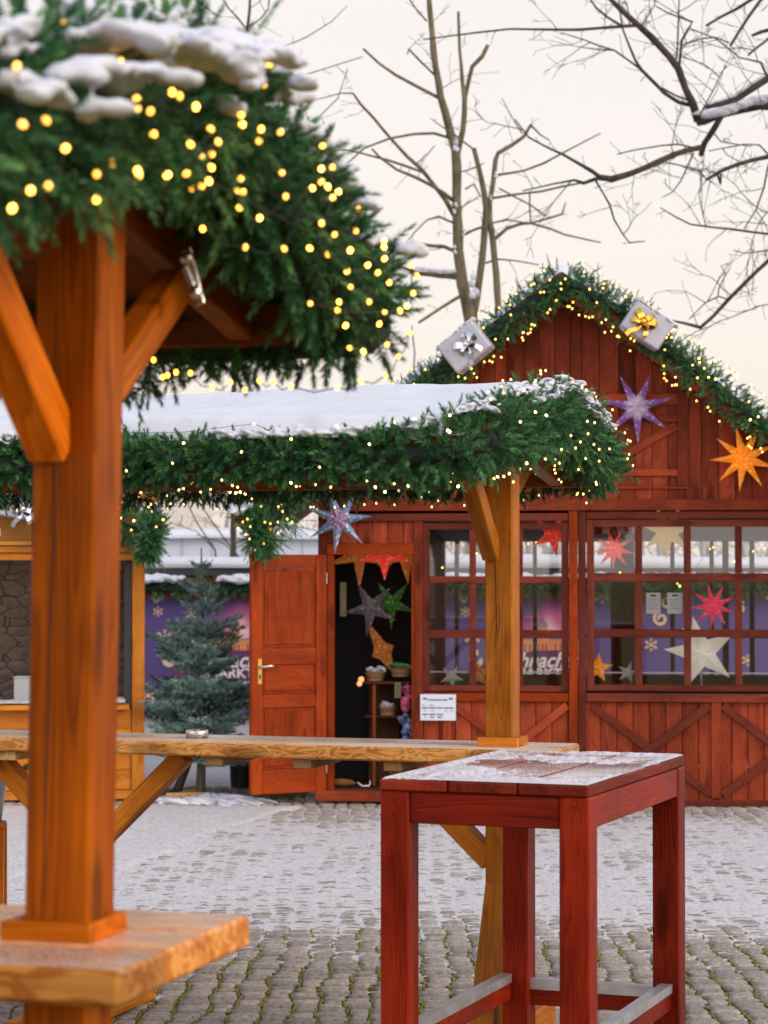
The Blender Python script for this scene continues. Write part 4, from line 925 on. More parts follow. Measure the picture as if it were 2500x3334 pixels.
# ================================================================== paper stars
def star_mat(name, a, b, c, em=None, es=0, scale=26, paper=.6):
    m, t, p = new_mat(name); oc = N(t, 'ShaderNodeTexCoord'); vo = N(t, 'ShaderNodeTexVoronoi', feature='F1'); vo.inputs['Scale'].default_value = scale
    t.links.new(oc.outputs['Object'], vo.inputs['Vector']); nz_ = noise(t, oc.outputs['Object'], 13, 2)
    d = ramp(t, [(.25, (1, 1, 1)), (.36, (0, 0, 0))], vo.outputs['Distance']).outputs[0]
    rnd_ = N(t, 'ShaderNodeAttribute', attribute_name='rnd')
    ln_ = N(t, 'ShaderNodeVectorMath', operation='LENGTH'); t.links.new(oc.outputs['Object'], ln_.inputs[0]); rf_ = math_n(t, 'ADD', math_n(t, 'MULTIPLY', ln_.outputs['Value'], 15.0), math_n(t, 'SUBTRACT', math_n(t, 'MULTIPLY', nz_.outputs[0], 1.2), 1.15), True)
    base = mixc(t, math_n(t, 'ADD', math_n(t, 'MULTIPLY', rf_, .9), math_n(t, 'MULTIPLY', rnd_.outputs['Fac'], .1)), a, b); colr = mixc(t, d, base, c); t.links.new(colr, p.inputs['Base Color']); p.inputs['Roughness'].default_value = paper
    if em: t.links.new(mixc(t, d, em, tuple(min(1, x*1.6+.15) for x in em)), p.inputs['Emission Color']); p.inputs['Emission Strength'].default_value = es  # emission also lifts unlit paper stars out of the dark hut interior
    return m
def star(name, wp, Rr, rin, n, depth, rot, mat, label, cat='paper star', group=None, rings=None, hang=None, tilt=0, R2=None, yaw=0, mat2=None):
    root = thing(name, wp, label, cat, group, HA+yaw)
    mb = MB(); M = Matrix.Rotation(tilt, 4, 'Z')
    ctr = Vector((0, -depth/2, 0)); bk = Vector((0, depth/2, 0)); pts = []
    for k in range(2*n):
        a = rot+math.pi*k/n; rr = (Rr if k % 2 == 0 else rin); rr *= (R2[(k//2) % n] if R2 and k % 2 == 0 else 1)
        pts.append(Vector((math.cos(a)*rr, 0, math.sin(a)*rr)))
    tip = []
    for k in range(n):
        T = pts[2*k]; v0 = pts[(2*k-1) % (2*n)]; v1 = pts[(2*k+1) % (2*n)]; m_ = T*.45+ctr*.75
        for (C_, s_) in ((ctr, 1), (bk, -1)):
            mid = T.normalized()*rin*1.0; mid.y = (-depth*.36 if s_ == 1 else depth*.36)
            tri = [(C_, v0, mid), (mid, v0, T), (C_, mid, v1), (mid, T, v1)]
            for j, q_ in enumerate(tri):
                nn = (q_[1]-q_[0]).cross(q_[2]-q_[0]); q_ = q_ if nn.y*s_ < 0 else (q_[0], q_[2], q_[1])
                mb.add([tuple(x) for x in q_], [(0, 1, 2)], None, 0.0 if j in (0, 2) else 1.0)
    mb.build('paper_body', mat, root)
    if hang:
        h = MB(); h.tube([(0, 0, rin*.4), (0, .0, hang)], .0025, 4); h.build('cord', CABLE, root)
    return root
def hstar(px, py, y, *a, **k):
    x_, z_ = hp(px, py, y); return star(a[0], HM @ Vector((x_, y, z_)), *a[1:], **k)
U = 1/440
SM_BLUE = star_mat('blue_pink_star_paper', (.38, .12, .28), (.13, .22, .36), (.60, .70, .80), scale=34); SM_PUR = star_mat('purple_star_paper', (.75, .68, .75), (.26, .12, .42), (.62, .56, .68), scale=30)
SM_ORG = star_mat('orange_star_paper', (.75, .24, .02), (.70, .20, .01), (.9, .5, .1), em=(1, .28, .01), es=.35, scale=38); SM_RED = star_mat('red_star_paper', (.6, .03, .03), (.6, .05, .05), (.75, .25, .15), em=(1, .05, .02), es=.35, scale=30)  # orange stars hold a bulb; the glow of the red paper is added
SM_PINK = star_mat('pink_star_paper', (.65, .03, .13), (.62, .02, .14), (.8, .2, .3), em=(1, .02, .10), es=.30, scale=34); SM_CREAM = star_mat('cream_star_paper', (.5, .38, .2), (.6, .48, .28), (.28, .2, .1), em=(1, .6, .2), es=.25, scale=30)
SM_WHITE = star_mat('white_star_paper', (.75, .7, .62), (.72, .7, .68), (.8, .7, .5), em=(1, .82, .68), es=.32, scale=40); SM_SILV = star_mat('silver_star', (.55, .53, .48), (.5, .5, .5), (.7, .68, .6), scale=60, paper=.3)  # white paper is unlit; added glow keeps it pale in the dark hut
SM_BRN = star_mat('brown_patterned_paper', (.10, .03, .01), (.11, .045, .02), (.55, .22, .03), em=(1, .25, .02), es=.16, scale=44); SM_GREY = star_mat('slate_star_paper', (.08, .08, .11), (.05, .055, .08), (.28, .2, .16), em=(1, .4, .12), es=.015, scale=34)  # glow added to unlit paper to brighten it in the dark doorway
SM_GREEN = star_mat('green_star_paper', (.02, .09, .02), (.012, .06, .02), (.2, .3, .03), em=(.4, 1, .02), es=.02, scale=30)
hstar(1103, 1692, -.14, 'paper_star', 112*U, 36*U, 7, .14, R(-97), SM_BLUE, 'blue and pink patterned paper star hanging over the open hut door', rin_=None) if False else None
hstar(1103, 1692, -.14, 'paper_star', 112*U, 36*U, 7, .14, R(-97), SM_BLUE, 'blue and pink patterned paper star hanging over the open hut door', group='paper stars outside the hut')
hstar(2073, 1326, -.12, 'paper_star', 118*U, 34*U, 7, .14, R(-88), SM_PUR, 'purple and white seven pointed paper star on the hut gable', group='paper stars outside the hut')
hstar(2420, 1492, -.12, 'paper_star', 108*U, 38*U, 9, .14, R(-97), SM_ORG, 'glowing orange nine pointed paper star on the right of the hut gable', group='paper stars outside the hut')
G2 = 'paper stars in the hut window'
hstar(1998, 1788, .16, 'paper_star', 68*U, 25*U, 9, .10, R(-92), SM_RED, 'red many pointed star in the top left pane of the big window', group=G2, hang=.25)
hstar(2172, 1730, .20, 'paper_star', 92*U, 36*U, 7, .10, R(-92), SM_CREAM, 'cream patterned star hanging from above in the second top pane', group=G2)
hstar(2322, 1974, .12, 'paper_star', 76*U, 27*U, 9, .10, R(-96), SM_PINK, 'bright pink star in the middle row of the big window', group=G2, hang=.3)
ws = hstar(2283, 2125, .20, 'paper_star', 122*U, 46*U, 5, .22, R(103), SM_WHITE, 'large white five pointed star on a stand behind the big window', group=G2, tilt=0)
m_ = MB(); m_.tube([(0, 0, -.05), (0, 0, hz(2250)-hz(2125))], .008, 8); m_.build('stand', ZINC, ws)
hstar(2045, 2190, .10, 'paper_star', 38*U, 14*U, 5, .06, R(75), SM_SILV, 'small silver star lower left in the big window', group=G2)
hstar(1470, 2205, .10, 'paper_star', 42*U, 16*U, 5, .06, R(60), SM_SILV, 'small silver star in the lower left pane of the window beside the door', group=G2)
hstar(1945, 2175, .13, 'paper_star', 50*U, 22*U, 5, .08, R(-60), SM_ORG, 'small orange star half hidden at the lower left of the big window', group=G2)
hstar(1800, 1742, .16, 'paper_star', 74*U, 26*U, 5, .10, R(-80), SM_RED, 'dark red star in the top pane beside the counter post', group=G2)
hstar(1555, 2195, .14, 'paper_star', 40*U, 22*U, 5, .07, R(20), SM_BRN, 'brown star low behind the counter post in the left window', group=G2)
G3 = 'paper stars hanging in the doorway'
hstar(1170, 1805, .30, 'paper_star', 118*U, 32*U, 5, .10, R(-90), SM_BRN, 'brown and gold star hanging at the top left of the doorway', group=G3)
hstar(1252, 1800, .26, 'paper_star', 92*U, 34*U, 5, .10, R(-90), SM_RED, 'red and orange star hanging at the top middle of the doorway', group=G3)
hstar(1318, 1800, .30, 'paper_star', 105*U, 34*U, 5, .10, R(-84), SM_BRN, 'brown and gold star hanging at the top right of the doorway', group=G3)
hstar(1207, 1980, .28, 'paper_star', 96*U, 30*U, 5, .12, R(-98), SM_GREY, 'slate grey star with tiny holes hanging in the dark doorway', group=G3)
hstar(1276, 1965, .34, 'paper_star', 88*U, 26*U, 5, .12, R(-92), SM_GREEN, 'dark green star beside the slate grey star in the doorway', group=G3)
hstar(1246, 2120, .40, 'paper_star', 118*U, 30*U, 4, .12, R(-62), SM_BRN, 'folded brown patterned star leaning on the shelf in the doorway', group=G3, R2=[.8, .35, 1.0, .35])
for (px, py, y, r_) in ((1176, 2212, .2, 10), (1170, 2226, .18, 9)):
    x_, z_ = hp(px, py, y); o_ = on_hut('glowing_ball', ('upper' if r_ == 10 else 'lower')+' small orange glowing ball in the dark doorway', 'lamp', x_, y, z_); m_ = MB(); m_.blob((0, 0, 0), r_*U, (1, 1, 1), 2, 0); m_.build('glass_ball', plain('orange_glow', (1, .4, .2), .5, em=(1, .30, .12), es=1.0), o_, True)
# shelf, baskets and bags in the doorway
sh = on_hut('corner_shelf', 'brown wooden corner shelf standing inside the doorway', 'shelf', hx(1222, .35), .35, .10)
S0 = Vector((hx(1222, .35), .35, .10))
def sl2(px, py, y): x_, z_ = hp(px, py, y); return Vector((x_, y, z_))-S0
m_ = MB(); a_, b_ = sl2(1188, 2222, .3), sl2(1336, 2222, .3); m_.beam((a_.x, .08, a_.z), (b_.x, .08, a_.z), .36, .018, (0, 0, 1), .008); m_.build('shelf_board', W_DARK, sh)
m_ = MB(); a_ = sl2(1188, 2332, .3); m_.beam((a_.x, .08, a_.z), (b_.x-.06, .08, a_.z), .34, .018, (0, 0, 1), .008); m_.build('shelf_board', W_DARK, sh)
m_ = MB(); m_.beam((0, -.08, 0), (0, -.08, a_.z+.24), .026, .026, (0, 1, 0), .003); m_.build('post', W_UNDER, sh)
m_ = MB(); q0, q1 = sl2(1200, 2300, .58), sl2(1300, 2300, .58); m_.box(q0.x, q1.x, .24, .26, 0, a_.z+.24, .002, axis='z'); m_.build('back_panel', W_DARK, sh)
WICK = wood('wicker', (.10, .05, .02), (.26, .15, .07), (.42, .27, .14), .7, gs=3)
SILK = plain('crumpled_wrap', (.45, .48, .52), .3, var=.5, vs=40)
for (px, py, w_, lab) in ((1222, 2204, .15, 'wicker basket of wrapped sweets on the left of the shelf top'), (1306, 2190, .16, 'wicker basket with green twigs on the right of the shelf top'), (1262, 2316, .13, 'wicker basket of white wrapped bags on the lower shelf')):
    x_, z_ = hp(px, py, .33); b = on_hut('basket', lab, 'basket', x_, .33, z_-.03, 'wicker baskets on the corner shelf'); m_ = MB()
    for k in range(5): m_.lathe([(w_*.5*(.8+.05*k), k*.014), (w_*.5*(.84+.05*k)+.004, k*.014+.007), (w_*.5*(.84+.05*k), k*.014+.013)], (0, 0, 0), 20)
    m_.lathe([(0, .004), (w_*.42, .002), (w_*.48, .06)], (0, 0, 0), 20); m_.build('wickerwork', WICK, b)
    for k in range(6):
        c_ = MB(); c_.blob((random.uniform(-.05, .05), random.uniform(-.03, .03), .07+random.uniform(0, .02)), .024, (1.2, .8, .7), 2, .9); c_.build('wrapped_bag', SILK if 'twigs' not in lab else FIR, b)
for (px, y0_, y1_, lab, col) in ((1322, 2235, 2312, 'pink wrapped bundle hanging at the right of the doorway', (.45, .08, .16)), (1322, 2330, 2405, 'blue and pink bundle at the lower right of the doorway', (.10, .14, .28))):
    x_, z_ = hp(px, (y0_+y1_)/2, .2); b = on_hut('wrapped_bundle', lab, 'bundle', x_, .2, z_, None); m_ = MB()
    for k in range(7): m_.blob((random.uniform(-.02, .02), random.uniform(-.01, .01), (k-3)*.024), .036, (.9, .7, .9), 2, .8)
    m_.build('foil', plain('bundle_foil', col, .3, var=.9, vs=18), b, True)
for (px, y0_, y1_, y, lab) in ((1117, 1893, 2007, .6, 'long cream paper label hanging in the dark doorway'), (1295, 2222, 2272, .15, 'small greenish price tag on the corner shelf')):
    x_, z_ = hp(px, y1_, y); b = on_hut('paper_tag', lab, 'tag', x_, y, z_); m_ = MB(); h_ = (y1_-y0_)*U*1.02; m_.box(-.024, .024, -.001, .001, 0, h_, .0004); m_.build('paper', plain('label_paper', (.42, .36, .22) if y > .3 else (.14, .13, .07), .8), b)
    m_ = MB(); r_ = random.Random(3)
    for k in range(6): zz = h_*(.1+.14*k); m_.tube([(-.014, -.002, zz), (-.004, -.002, zz+.006), (.004, -.002, zz-.003), (.013, -.002, zz+.004)], .0012, 4)
    m_.build('handwriting', INK, b)
b = on_hut('slipper', 'mustard coloured slipper lying on the floor just inside the door', 'slipper', hx(1118, .25), .25, .095); m_ = MB(); m_.blob((0, 0, .028), .075, (1.2, .6, .4), 3, .12); m_.build('upper', plain('mustard_felt', (.20, .09, .02), .9), b, True)
m_ = MB(); m_.blob((0, 0, .004), .09, (1.05, .52, .06), 2, 0); m_.build('sole', BLACK, b, True)
b = on_hut('white_cable', 'loose white cable curling on the floor inside the door', 'cable', hx(1190, .2), .2, .10); m_ = MB(); m_.tube([(-.06, 0, .03), (-.02, -.02, .006), (.03, -.02, .008), (.035, 0, .03), (.03, .02, .04)], .006, 6); m_.build('cable', WHITE, b, True)
# ================================================================== gift boxes
def ribbon(mb, pts, w, side):
    pts = [Vector(p) for p in pts]; side = Vector(side).normalized(); vs = []; fs = []
    for p in pts: vs += [p-side*w/2, p+side*w/2]
    for i in range(len(pts)-1): fs.append((2*i, 2*i+1, 2*i+3, 2*i+2))
    mb.add(vs, fs)
def gift(wp, wdt, hgt, dep, tilt, wrapm, bowm, label, bow=(0, 0), yaw=0.0, snow=True):
    root = thing('gift_box', wp, label, 'gift box', 'silver gift boxes hung as decoration', HA+yaw); Mx = Matrix.Rotation(tilt, 4, 'Y')
    mb = MB(); mb.box(-wdt/2, wdt/2, -dep/2, dep/2, -hgt/2, hgt/2, .012); mb.build('box', wrapm, root, xf=Mx)
    mb = MB(); y = -dep/2-.004
    # flat bands then a bow of folded loops and tails
    r_ = random.Random(5)
    for k, (ang, ln, wd) in enumerate(((.5, .10, .05), (2.6, .10, .05), (1.2, .09, .04), (3.5, .09, .04), (5.4, .13, .035), (4.4, .15, .035), (.0, .09, .04))):
        dx, dz = math.cos(ang), math.sin(ang); nx_ = (-dz, 0, dx)
        if k < 4: P = [(bow[0]+dx*t_*ln, y-.035*math.sin(math.pi*t_)-.006, bow[1]+dz*t_*ln) for t_ in (0, .3, .6, .85, 1.0)]+[(bow[0]+dx*t_*ln, y-.008, bow[1]+dz*t_*ln) for t_ in (.9, .5, .1)]
        else: P = [(bow[0]+dx*t_*ln+.012*math.sin(7*t_+k), y-.012-.016*math.sin(6*t_+k), bow[1]+dz*t_*ln) for t_ in (0, .25, .5, .75, 1.0)]
        ribbon(mb, P, wd, (nx_[0], .35*(-1)**k, nx_[2]))
    mb.blob((bow[0], y-.02, bow[1]), .018, (1, .7, 1), 2, .2); mb.build('bow', bowm, root, xf=Mx)
    if snow:
        mb = MB(); tl = abs(tilt) > .3; m, n = 40, 14; L_ = (wdt)
        for i in range(26): mb.blob((-wdt/2+wdt*(i+.5)/26, random.uniform(-.01, .01), hgt/2+.002), random.uniform(.022, .034), (1.0, dep/2/.034*.95, .55), 2, .3)
        mb.build('snow_cap', SNOW, root, True, xf=Mx)
    return root
WRAP = plain('pearl_wrapping', (.36, .365, .42), .38, .15, var=.10, vs=14); GOLDR = plain('gold_ribbon', (.75, .45, .07), .2, 1.0); SILVR = plain('silver_ribbon', (.7, .7, .72), .15, 1.0)
gift(HM @ Vector((*[hp(2104, 1062, -.56)[0]], -.56, hp(2104, 1062, -.56)[1])), 140*U, 100*U, .17, R(34), WRAP, GOLDR, 'silver gift box with a gold bow tilted on the right of the gable garland', (-.04, .0), .12)
gift(HM @ Vector((hp(1518, 1132, -.56)[0], -.56, hp(1518, 1132, -.56)[1])), 140*U, 108*U, .16, R(-38), WRAP, SILVR, 'silver gift box with a silver bow tilted on the left of the gable garland', (.02, .0), -.15)

for (px0, px1, lab) in ((2103, 2150, 'white printed notice taped inside the big window, left of the pair'), (2172, 2222, 'white printed notice taped inside the big window, right of the pair')):
    x0_, z1_ = hp(px0, 1930, .06); x1_, z0_ = hp(px1, 1998, .06); b = on_hut('paper_notice', lab, 'notice', x0_, .06, z0_, 'paper notices in the hut window')
    m_ = MB(); m_.box(0, x1_-x0_, -.0006, .0006, 0, z1_-z0_, .0002); m_.build('sheet', plain('notice_paper', (.62, .60, .62), .7), b)
    m_ = MB(); w_ = x1_-x0_; h_ = z1_-z0_; m_.box(w_*.3, w_*.7, -.002, -.0009, h_*.82, h_*.92, .0002); m_.build('heading', INK, b)
    for k in range(5): m_ = MB(); m_.box(w_*.18, w_*(.8-.1*(k % 2)), -.002, -.0009, h_*(.66-.11*k), h_*(.68-.11*k), .0001); m_.build('printed_line', INK, b)
il = []
for (px, py, y) in ((1968, 1883, .5), (1990, 1888, .6), (2004, 1889, .7), (2205, 1900, .6), (2213, 1908, .6), (2311, 1787, 1.2), (2322, 1782, 1.2), (2452, 1795, 1.2), (2487, 1786, 1.2), (2018, 1864, .5), (1560, 1760, .8), (1545, 1790, .8), (1552, 1802, .8), (1700, 1800, .9), (1745, 1766, .9), (1440, 1848, .9), (2390, 1828, 1.3), (1720, 1770, .9)):
    x_, z_ = hp(px, py, y); il.append((x_, y, z_))
lights('light_string', hut.location, HA, il, .0052, BULBH, 'few warm fairy lights strung inside the hut behind the windows', 'strings of fairy lights')
# ================================================================== blue spruce
tb = at(652, 2592, 17.7); tb.z = 0
sp_ = thing('spruce_tree', tb, 'small blue green spruce tree standing before the purple banner', 'tree')
Ht = (2592-1770)/7600*17.7
mb = MB(); pts = [(0, 0, 0), (.01, 0, .35), (0, 0, .8), (.012, 0, 1.3), (.004, 0, Ht-.02)]; mb.tube(pts, [.038, .032, .024, .014, .005], 8); mb.build('trunk', BARK_A, sp_, True)
mb = MB(); B = []; Dd = []; LL = []
def sprig_line(p, d, L, sub, droop=.0):
    """a twig covered in needles with side twigs"""
    p = Vector(p); d = Vector(d).normalized(); pts_ = [p]; n = max(2, int(L/.05))
    for i in range(n):
        d = (d+Vector((0, 0, droop*.06))).normalized(); pts_.append(pts_[-1]+d*L/n)
    mb.tube(pts_, [max(.0018, .007*(1-i/(n+1))*min(1, L/.4)) for i in range(n+1)], 4, False)
    for i in range(n):
        B.append(tuple(pts_[i])); Dd.append(tuple(pts_[i+1]-pts_[i])); LL.append((pts_[i+1]-pts_[i]).length*1.1)
    if sub:
        for i in range(1, n):
            f = i/n
            for sg in (-1, 1):
                sd_ = d.cross(Vector((0, 0, 1))).normalized()*sg; dd = (d*random.uniform(.6, 1)+sd_*.75+Vector((0, 0, random.uniform(-.35, .45)))).normalized()
                l2 = L*(1-f*.75)*.6*random.uniform(.7, 1.1)
                if l2 > .03: sprig_line(pts_[i], dd, l2, sub-1, droop)
    return pts_
z = .28
while z < Ht-.18:
    f = (z-.28)/(Ht-.28); L = (.66*(1-f)**.85+.05)*random.uniform(.72, 1.1)
    if z < .45: L *= .8
    nb = 9 if z < .9 else (7 if z < 1.3 else 5); a0 = random.random()*6.28
    for k in range(nb):
        a = a0+6.28*k/nb+random.uniform(-.2, .2); e_ = (-.05+.95*f) if z > .4 else .0
        sprig_line((0, 0, z+random.uniform(-.06, .06)), (math.cos(a), math.sin(a), e_+random.uniform(-.12, .28)), L*random.uniform(.62, 1.08), 2 if L > .18 else 1, .35)
    for k in range(4):
        a = random.random()*6.28; sprig_line((0, 0, z+.07), (math.cos(a), math.sin(a), .2+.7*f), L*.4, 1, .2)
    z += .12+.05*f
for k in range(5): a = 1.256*k+.3; sprig_line((0, 0, Ht-.20), (math.cos(a), math.sin(a), .9), .12, 1)
mb.build('branches', BARK_A, sp_)
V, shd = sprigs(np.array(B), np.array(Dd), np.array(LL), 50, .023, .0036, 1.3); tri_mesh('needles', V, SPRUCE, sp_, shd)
for k, (dx, dz) in enumerate(((-.20, .40),)):
    m_ = MB(); m_.tube([(dx, .05, 0), (dx*.5, .03, .25), (-.02, 0, .5)], [.035, .030, .025], 8); m_.build('support_stake', BARK_D, sp_, True)
for k, (px, py, w_, lab) in enumerate(((655, 2590, .10, 'pale offcut of wood in the snow left of the spruce foot'), (625, 2602, .14, 'longer pale offcut of wood lying flat in front of the spruce'))):
    q = atz(px, py, 0); b = thing('wood_offcut', (q.x-.05, q.y-.1, .02), lab, 'wood offcut', 'wood offcuts', .3*k); m_ = MB(); m_.box(-w_, w_, -.03, .03, 0, .04, .004); m_.build('block', W_PLAIN, b)
m_ = MB(); q = atz(700, 2608, 0)
for k in range(110): m_.blob((q.x+random.gauss(0, .20), q.y+random.gauss(-.05, .10), random.uniform(-.02, .01)), random.uniform(.015, .07), (1.4, 1, .6), 2, .7)
tag(m_.build('snow_pile', SNOW, None, True), 'small heap of shovelled snow at the foot of the spruce', 'snow', kind='stuff')
q = atz(778, 2575, 0); b = thing('black_bin', (q.x, q.y+.3, 0), 'small black bin half hidden between the spruce and the hut door', 'bin'); m_ = MB(); m_.lathe([(.0, 0), (.085, 0), (.10, .30), (.108, .31), (.108, .33), (0, .33)], n=16); m_.build('tub', plain('black_plastic', (.015, .015, .016), .5), b); m_ = MB(); m_.tube([(-.1, 0, .28), (-.06, -.12, .22), (.06, -.12, .22), (.1, 0, .28)], .008, 6); m_.build('handle', STEEL, b)
tf = MB(); rr_ = random.Random(4); B = []; Dd = []
for k in range(260):
    q = atz(rr_.choice([560, 620, 880, 940])+rr_.gauss(0, 40), 2596+rr_.gauss(0, 7), 0); B.append((q.x, q.y, 0)); Dd.append((rr_.gauss(0, .6), rr_.gauss(0, .6), .25))
V, shd = sprigs(np.array(B), np.array(Dd), np.full(len(B), .09), 30, .03, .003); tag(tri_mesh('fallen_needles', V, plain('withered_green', (.09, .10, .02), .8), None, shd), 'fallen fir twigs and moss on the ground around the spruce foot', 'twigs', kind='stuff')
# ================================================================== purple banners on the fence behind
BD = 22.0; BP = 1000/FPX*BD
bm, t, p = new_mat('purple_banner_cloth'); oc = N(t, 'ShaderNodeTexCoord'); sx = N(t, 'ShaderNodeSeparateXYZ'); t.links.new(oc.outputs['Object'], sx.inputs[0])
nz_ = noise(t, oc.outputs['Object'], 2.2, 3); gx_ = math_n(t, 'SUBTRACT', sx.outputs[0], 1.12); gx_ = math_n(t, 'ABSOLUTE', gx_)
gz_ = math_n(t, 'SUBTRACT', sx.outputs[2], .80); gz_ = math_n(t, 'ABSOLUTE', gz_)
dd_ = math_n(t, 'ADD', math_n(t, 'MULTIPLY', gx_, 1.5), math_n(t, 'MULTIPLY', gz_, 1.6)); dd_ = math_n(t, 'ADD', dd_, math_n(t, 'MULTIPLY', nz_.outputs[0], .5))
c = ramp(t, [(.30, (.80, .50, .52)), (.50, (.55, .13, .30)), (.80, (.18, .06, .22)), (1.0, (.085, .055, .20))], dd_).outputs[0]
t.links.new(c, p.inputs['Base Color']); p.inputs['Roughness'].default_value = .7
CREAM = plain('banner_cream', (.72, .52, .38), .7); BRED = plain('banner_red', (.35, .05, .05), .7); BWH = plain('banner_white', (.75, .68, .68), .7); BPLUM = plain('banner_plum', (.12, .03, .10), .7); BOR = plain('banner_orange', (.66, .25, .10), .7); BGR = plain('banner_slate', (.22, .20, .28), .7)
def flake(mb, x, z, r):
    for k in range(3):
        a = R(30+60*k); c_, s_ = math.cos(a), math.sin(a); mb.beam((x-c_*r, -.006-.001*k, z-s_*r), (x+c_*r, -.006-.001*k, z+s_*r), .002, r*.17, (0, 0, 1), .0001)
        for sg in (-1, 1):
            for f_ in (.5, .75):
                bx2, bz2 = x+sg*c_*r*f_, z+sg*s_*r*f_
                for da in (-.9, .9):
                    a2 = a+da+(math.pi if sg < 0 else 0); mb.beam((bx2, -.0085, bz2), (bx2+math.cos(a2)*r*.28, -.0085, bz2+math.sin(a2)*r*.28), .002, r*.11, (0, 0, 1), .0001)
    mb.lathe([(0, 0)], n=3) if False else mb.blob((x, -.007, z), r*.28, (1, .05, 1), 1, 0)
def spiral(mb, x, z, r, w_, turns=1.3, a0=0, sg=1):
    P = []; n = 22
    for i in range(n): a = a0+sg*i/n*turns*6.28; rr = r*(1-.75*i/n); P.append((x+rr*math.cos(a), z+rr*math.sin(a)))
    for i in range(n-1): mb.beam((P[i][0], -.006-.0003*(i % 2), P[i][1]), (P[i+1][0], -.006-.0003*(i % 2), P[i+1][1]), .003, w_, (0, 0, 1), .0001)
for k, px0 in enumerate((-600, 400, 1400, 2400)):
    o_ = at(px0, 1845, BD); z0_ = at(px0, 2332, BD).z; z1_ = at(px0, 1930, BD).z
    b = thing('market_banner', (o_.x, BD, z0_), ['purple market banner far left behind the orange stall', 'purple market banner with snowflakes and a domed palace behind the spruce', 'purple market banner seen through the windows of the hut', 'purple market banner behind the right end of the hut'][k], 'banner', 'purple banners along the fence')
    Hh = z1_-z0_; m_ = MB(); m_.box(.004, BP-.004, 0, .01, 0, Hh, .001); m_.build('cloth', bm, b)
    s_ = BD/FPX; X = lambda px: (px-400)*s_; Zz = lambda py: (2332-py)*s_
    for (fx, fy, r_) in ((515, 1992, 17), (537, 2075, 27), (622, 2002, 18), (484, 2265, 25), (432, 2150, 20), (1118, 2100, 22), (960, 1940, 28), (1010, 2200, 16), (1240, 2060, 24), (1330, 2180, 18), (1180, 2250, 14)): m_ = MB(); flake(m_, X(fx), Zz(fy), r_*s_); m_.build('printed_snowflake', CREAM, b)
    m_ = MB(); m_.box(.01, BP-.01, -.004, 0, Hh-.05, Hh-.012, .0005); m_.box(.01, BP-.01, -.0045, 0, Hh-.012, Hh-.002, .0005); m_.build('border', BRED, b)
    m_ = MB(); spiral(m_, X(508), Zz(1952), 14*s_, 8*s_, 1.2, 3.1, -1); spiral(m_, X(1170), Zz(1965), 20*s_, 9*s_); spiral(m_, X(1150), Zz(2015), 24*s_, 10*s_, 1.3, 2); spiral(m_, X(1440-30), Zz(1980), 20*s_, 9*s_, 1.2, 1); spiral(m_, X(555), Zz(2150), 26*s_, 16*s_, .9, 1.5); m_.build('scrollwork', CREAM, b)
    m_ = MB()
    for (fx, fy, w2, h2) in ((575, 2230, 14, 50), (605, 2225, 12, 46), (632, 2150, 17, 42)): m_.box(X(fx-w2), X(fx+w2), -.007, -.001, Zz(fy+h2), Zz(fy-h2), .002)
    m_.build('mulled_wine_mug', plain('banner_peach', (.72, .40, .32), .7), b)
    # domed palace
    m_ = MB(); m_.box(X(685), X(885), -.0045, -.0005, Zz(2140), Zz(2082), .0005); m_.box(X(743), X(788), -.0065, -.0045, Zz(2140), Zz(2070), .0005); m_.box(X(750), X(781), -.0055, -.0008, Zz(2070), Zz(2042), .0005); m_.build('printed_palace', BOR, b)
    m_ = MB(); m_.prism([(X(748), Zz(2042)), (X(783), Zz(2042)), (X(782), Zz(2034)), (X(775), Zz(2025)), (X(768), Zz(2020)), (X(766.5), Zz(2000)), (X(764.5), Zz(2000)), (X(763), Zz(2020)), (X(756), Zz(2025)), (X(749), Zz(2034))], -.0055, -.0008); m_.box(X(685), X(742), -.0062, -.0046, Zz(2085), Zz(2079), .0003); m_.box(X(789), X(885), -.0062, -.0046, Zz(2085), Zz(2079), .0003); m_.build('printed_dome', BGR, b)
    for q_ in range(12):
        fx = 692+q_*16.5
        if 740 < fx < 792: continue
        m_ = MB(); m_.box(X(fx-2.5), X(fx+2.5), -.0062, -.0046, Zz(2128), Zz(2096), .0003); m_.build('printed_window', BRED, b)
    for q_ in range(3): m_ = MB(); m_.box(X(753+q_*12-2.5), X(753+q_*12+2.5), -.0072, -.0067, Zz(2122), Zz(2098), .0002); m_.build('printed_window', BRED, b)
    m_ = MB(); m_.prism([(X(560), Zz(2172)), (X(640), Zz(2140)), (X(740), Zz(2118)), (X(820), Zz(2118)), (X(900), Zz(2136)), (X(910), Zz(2205)), (X(560), Zz(2215))], -.0078, -.0073); m_.build('title_field', BPLUM, b)
    text_mesh('lettering', 'Weihnachts', 68*s_, BWH, b, (X(728), -.0085, Zz(2172)), shear=.35, offset=.004, extrude=.001, align='CENTER', sx=.92)
    text_mesh('lettering', 'MARKT', 42*s_, BWH, b, (X(752), -.0085, Zz(2206)), offset=.004, extrude=.001, align='CENTER', sx=1.1)
    text_mesh('lettering', 'Schloss Charlottenburg', 21*s_, BWH, b, (X(752), -.0085, Zz(2229)), offset=.002, extrude=.001, align='CENTER')
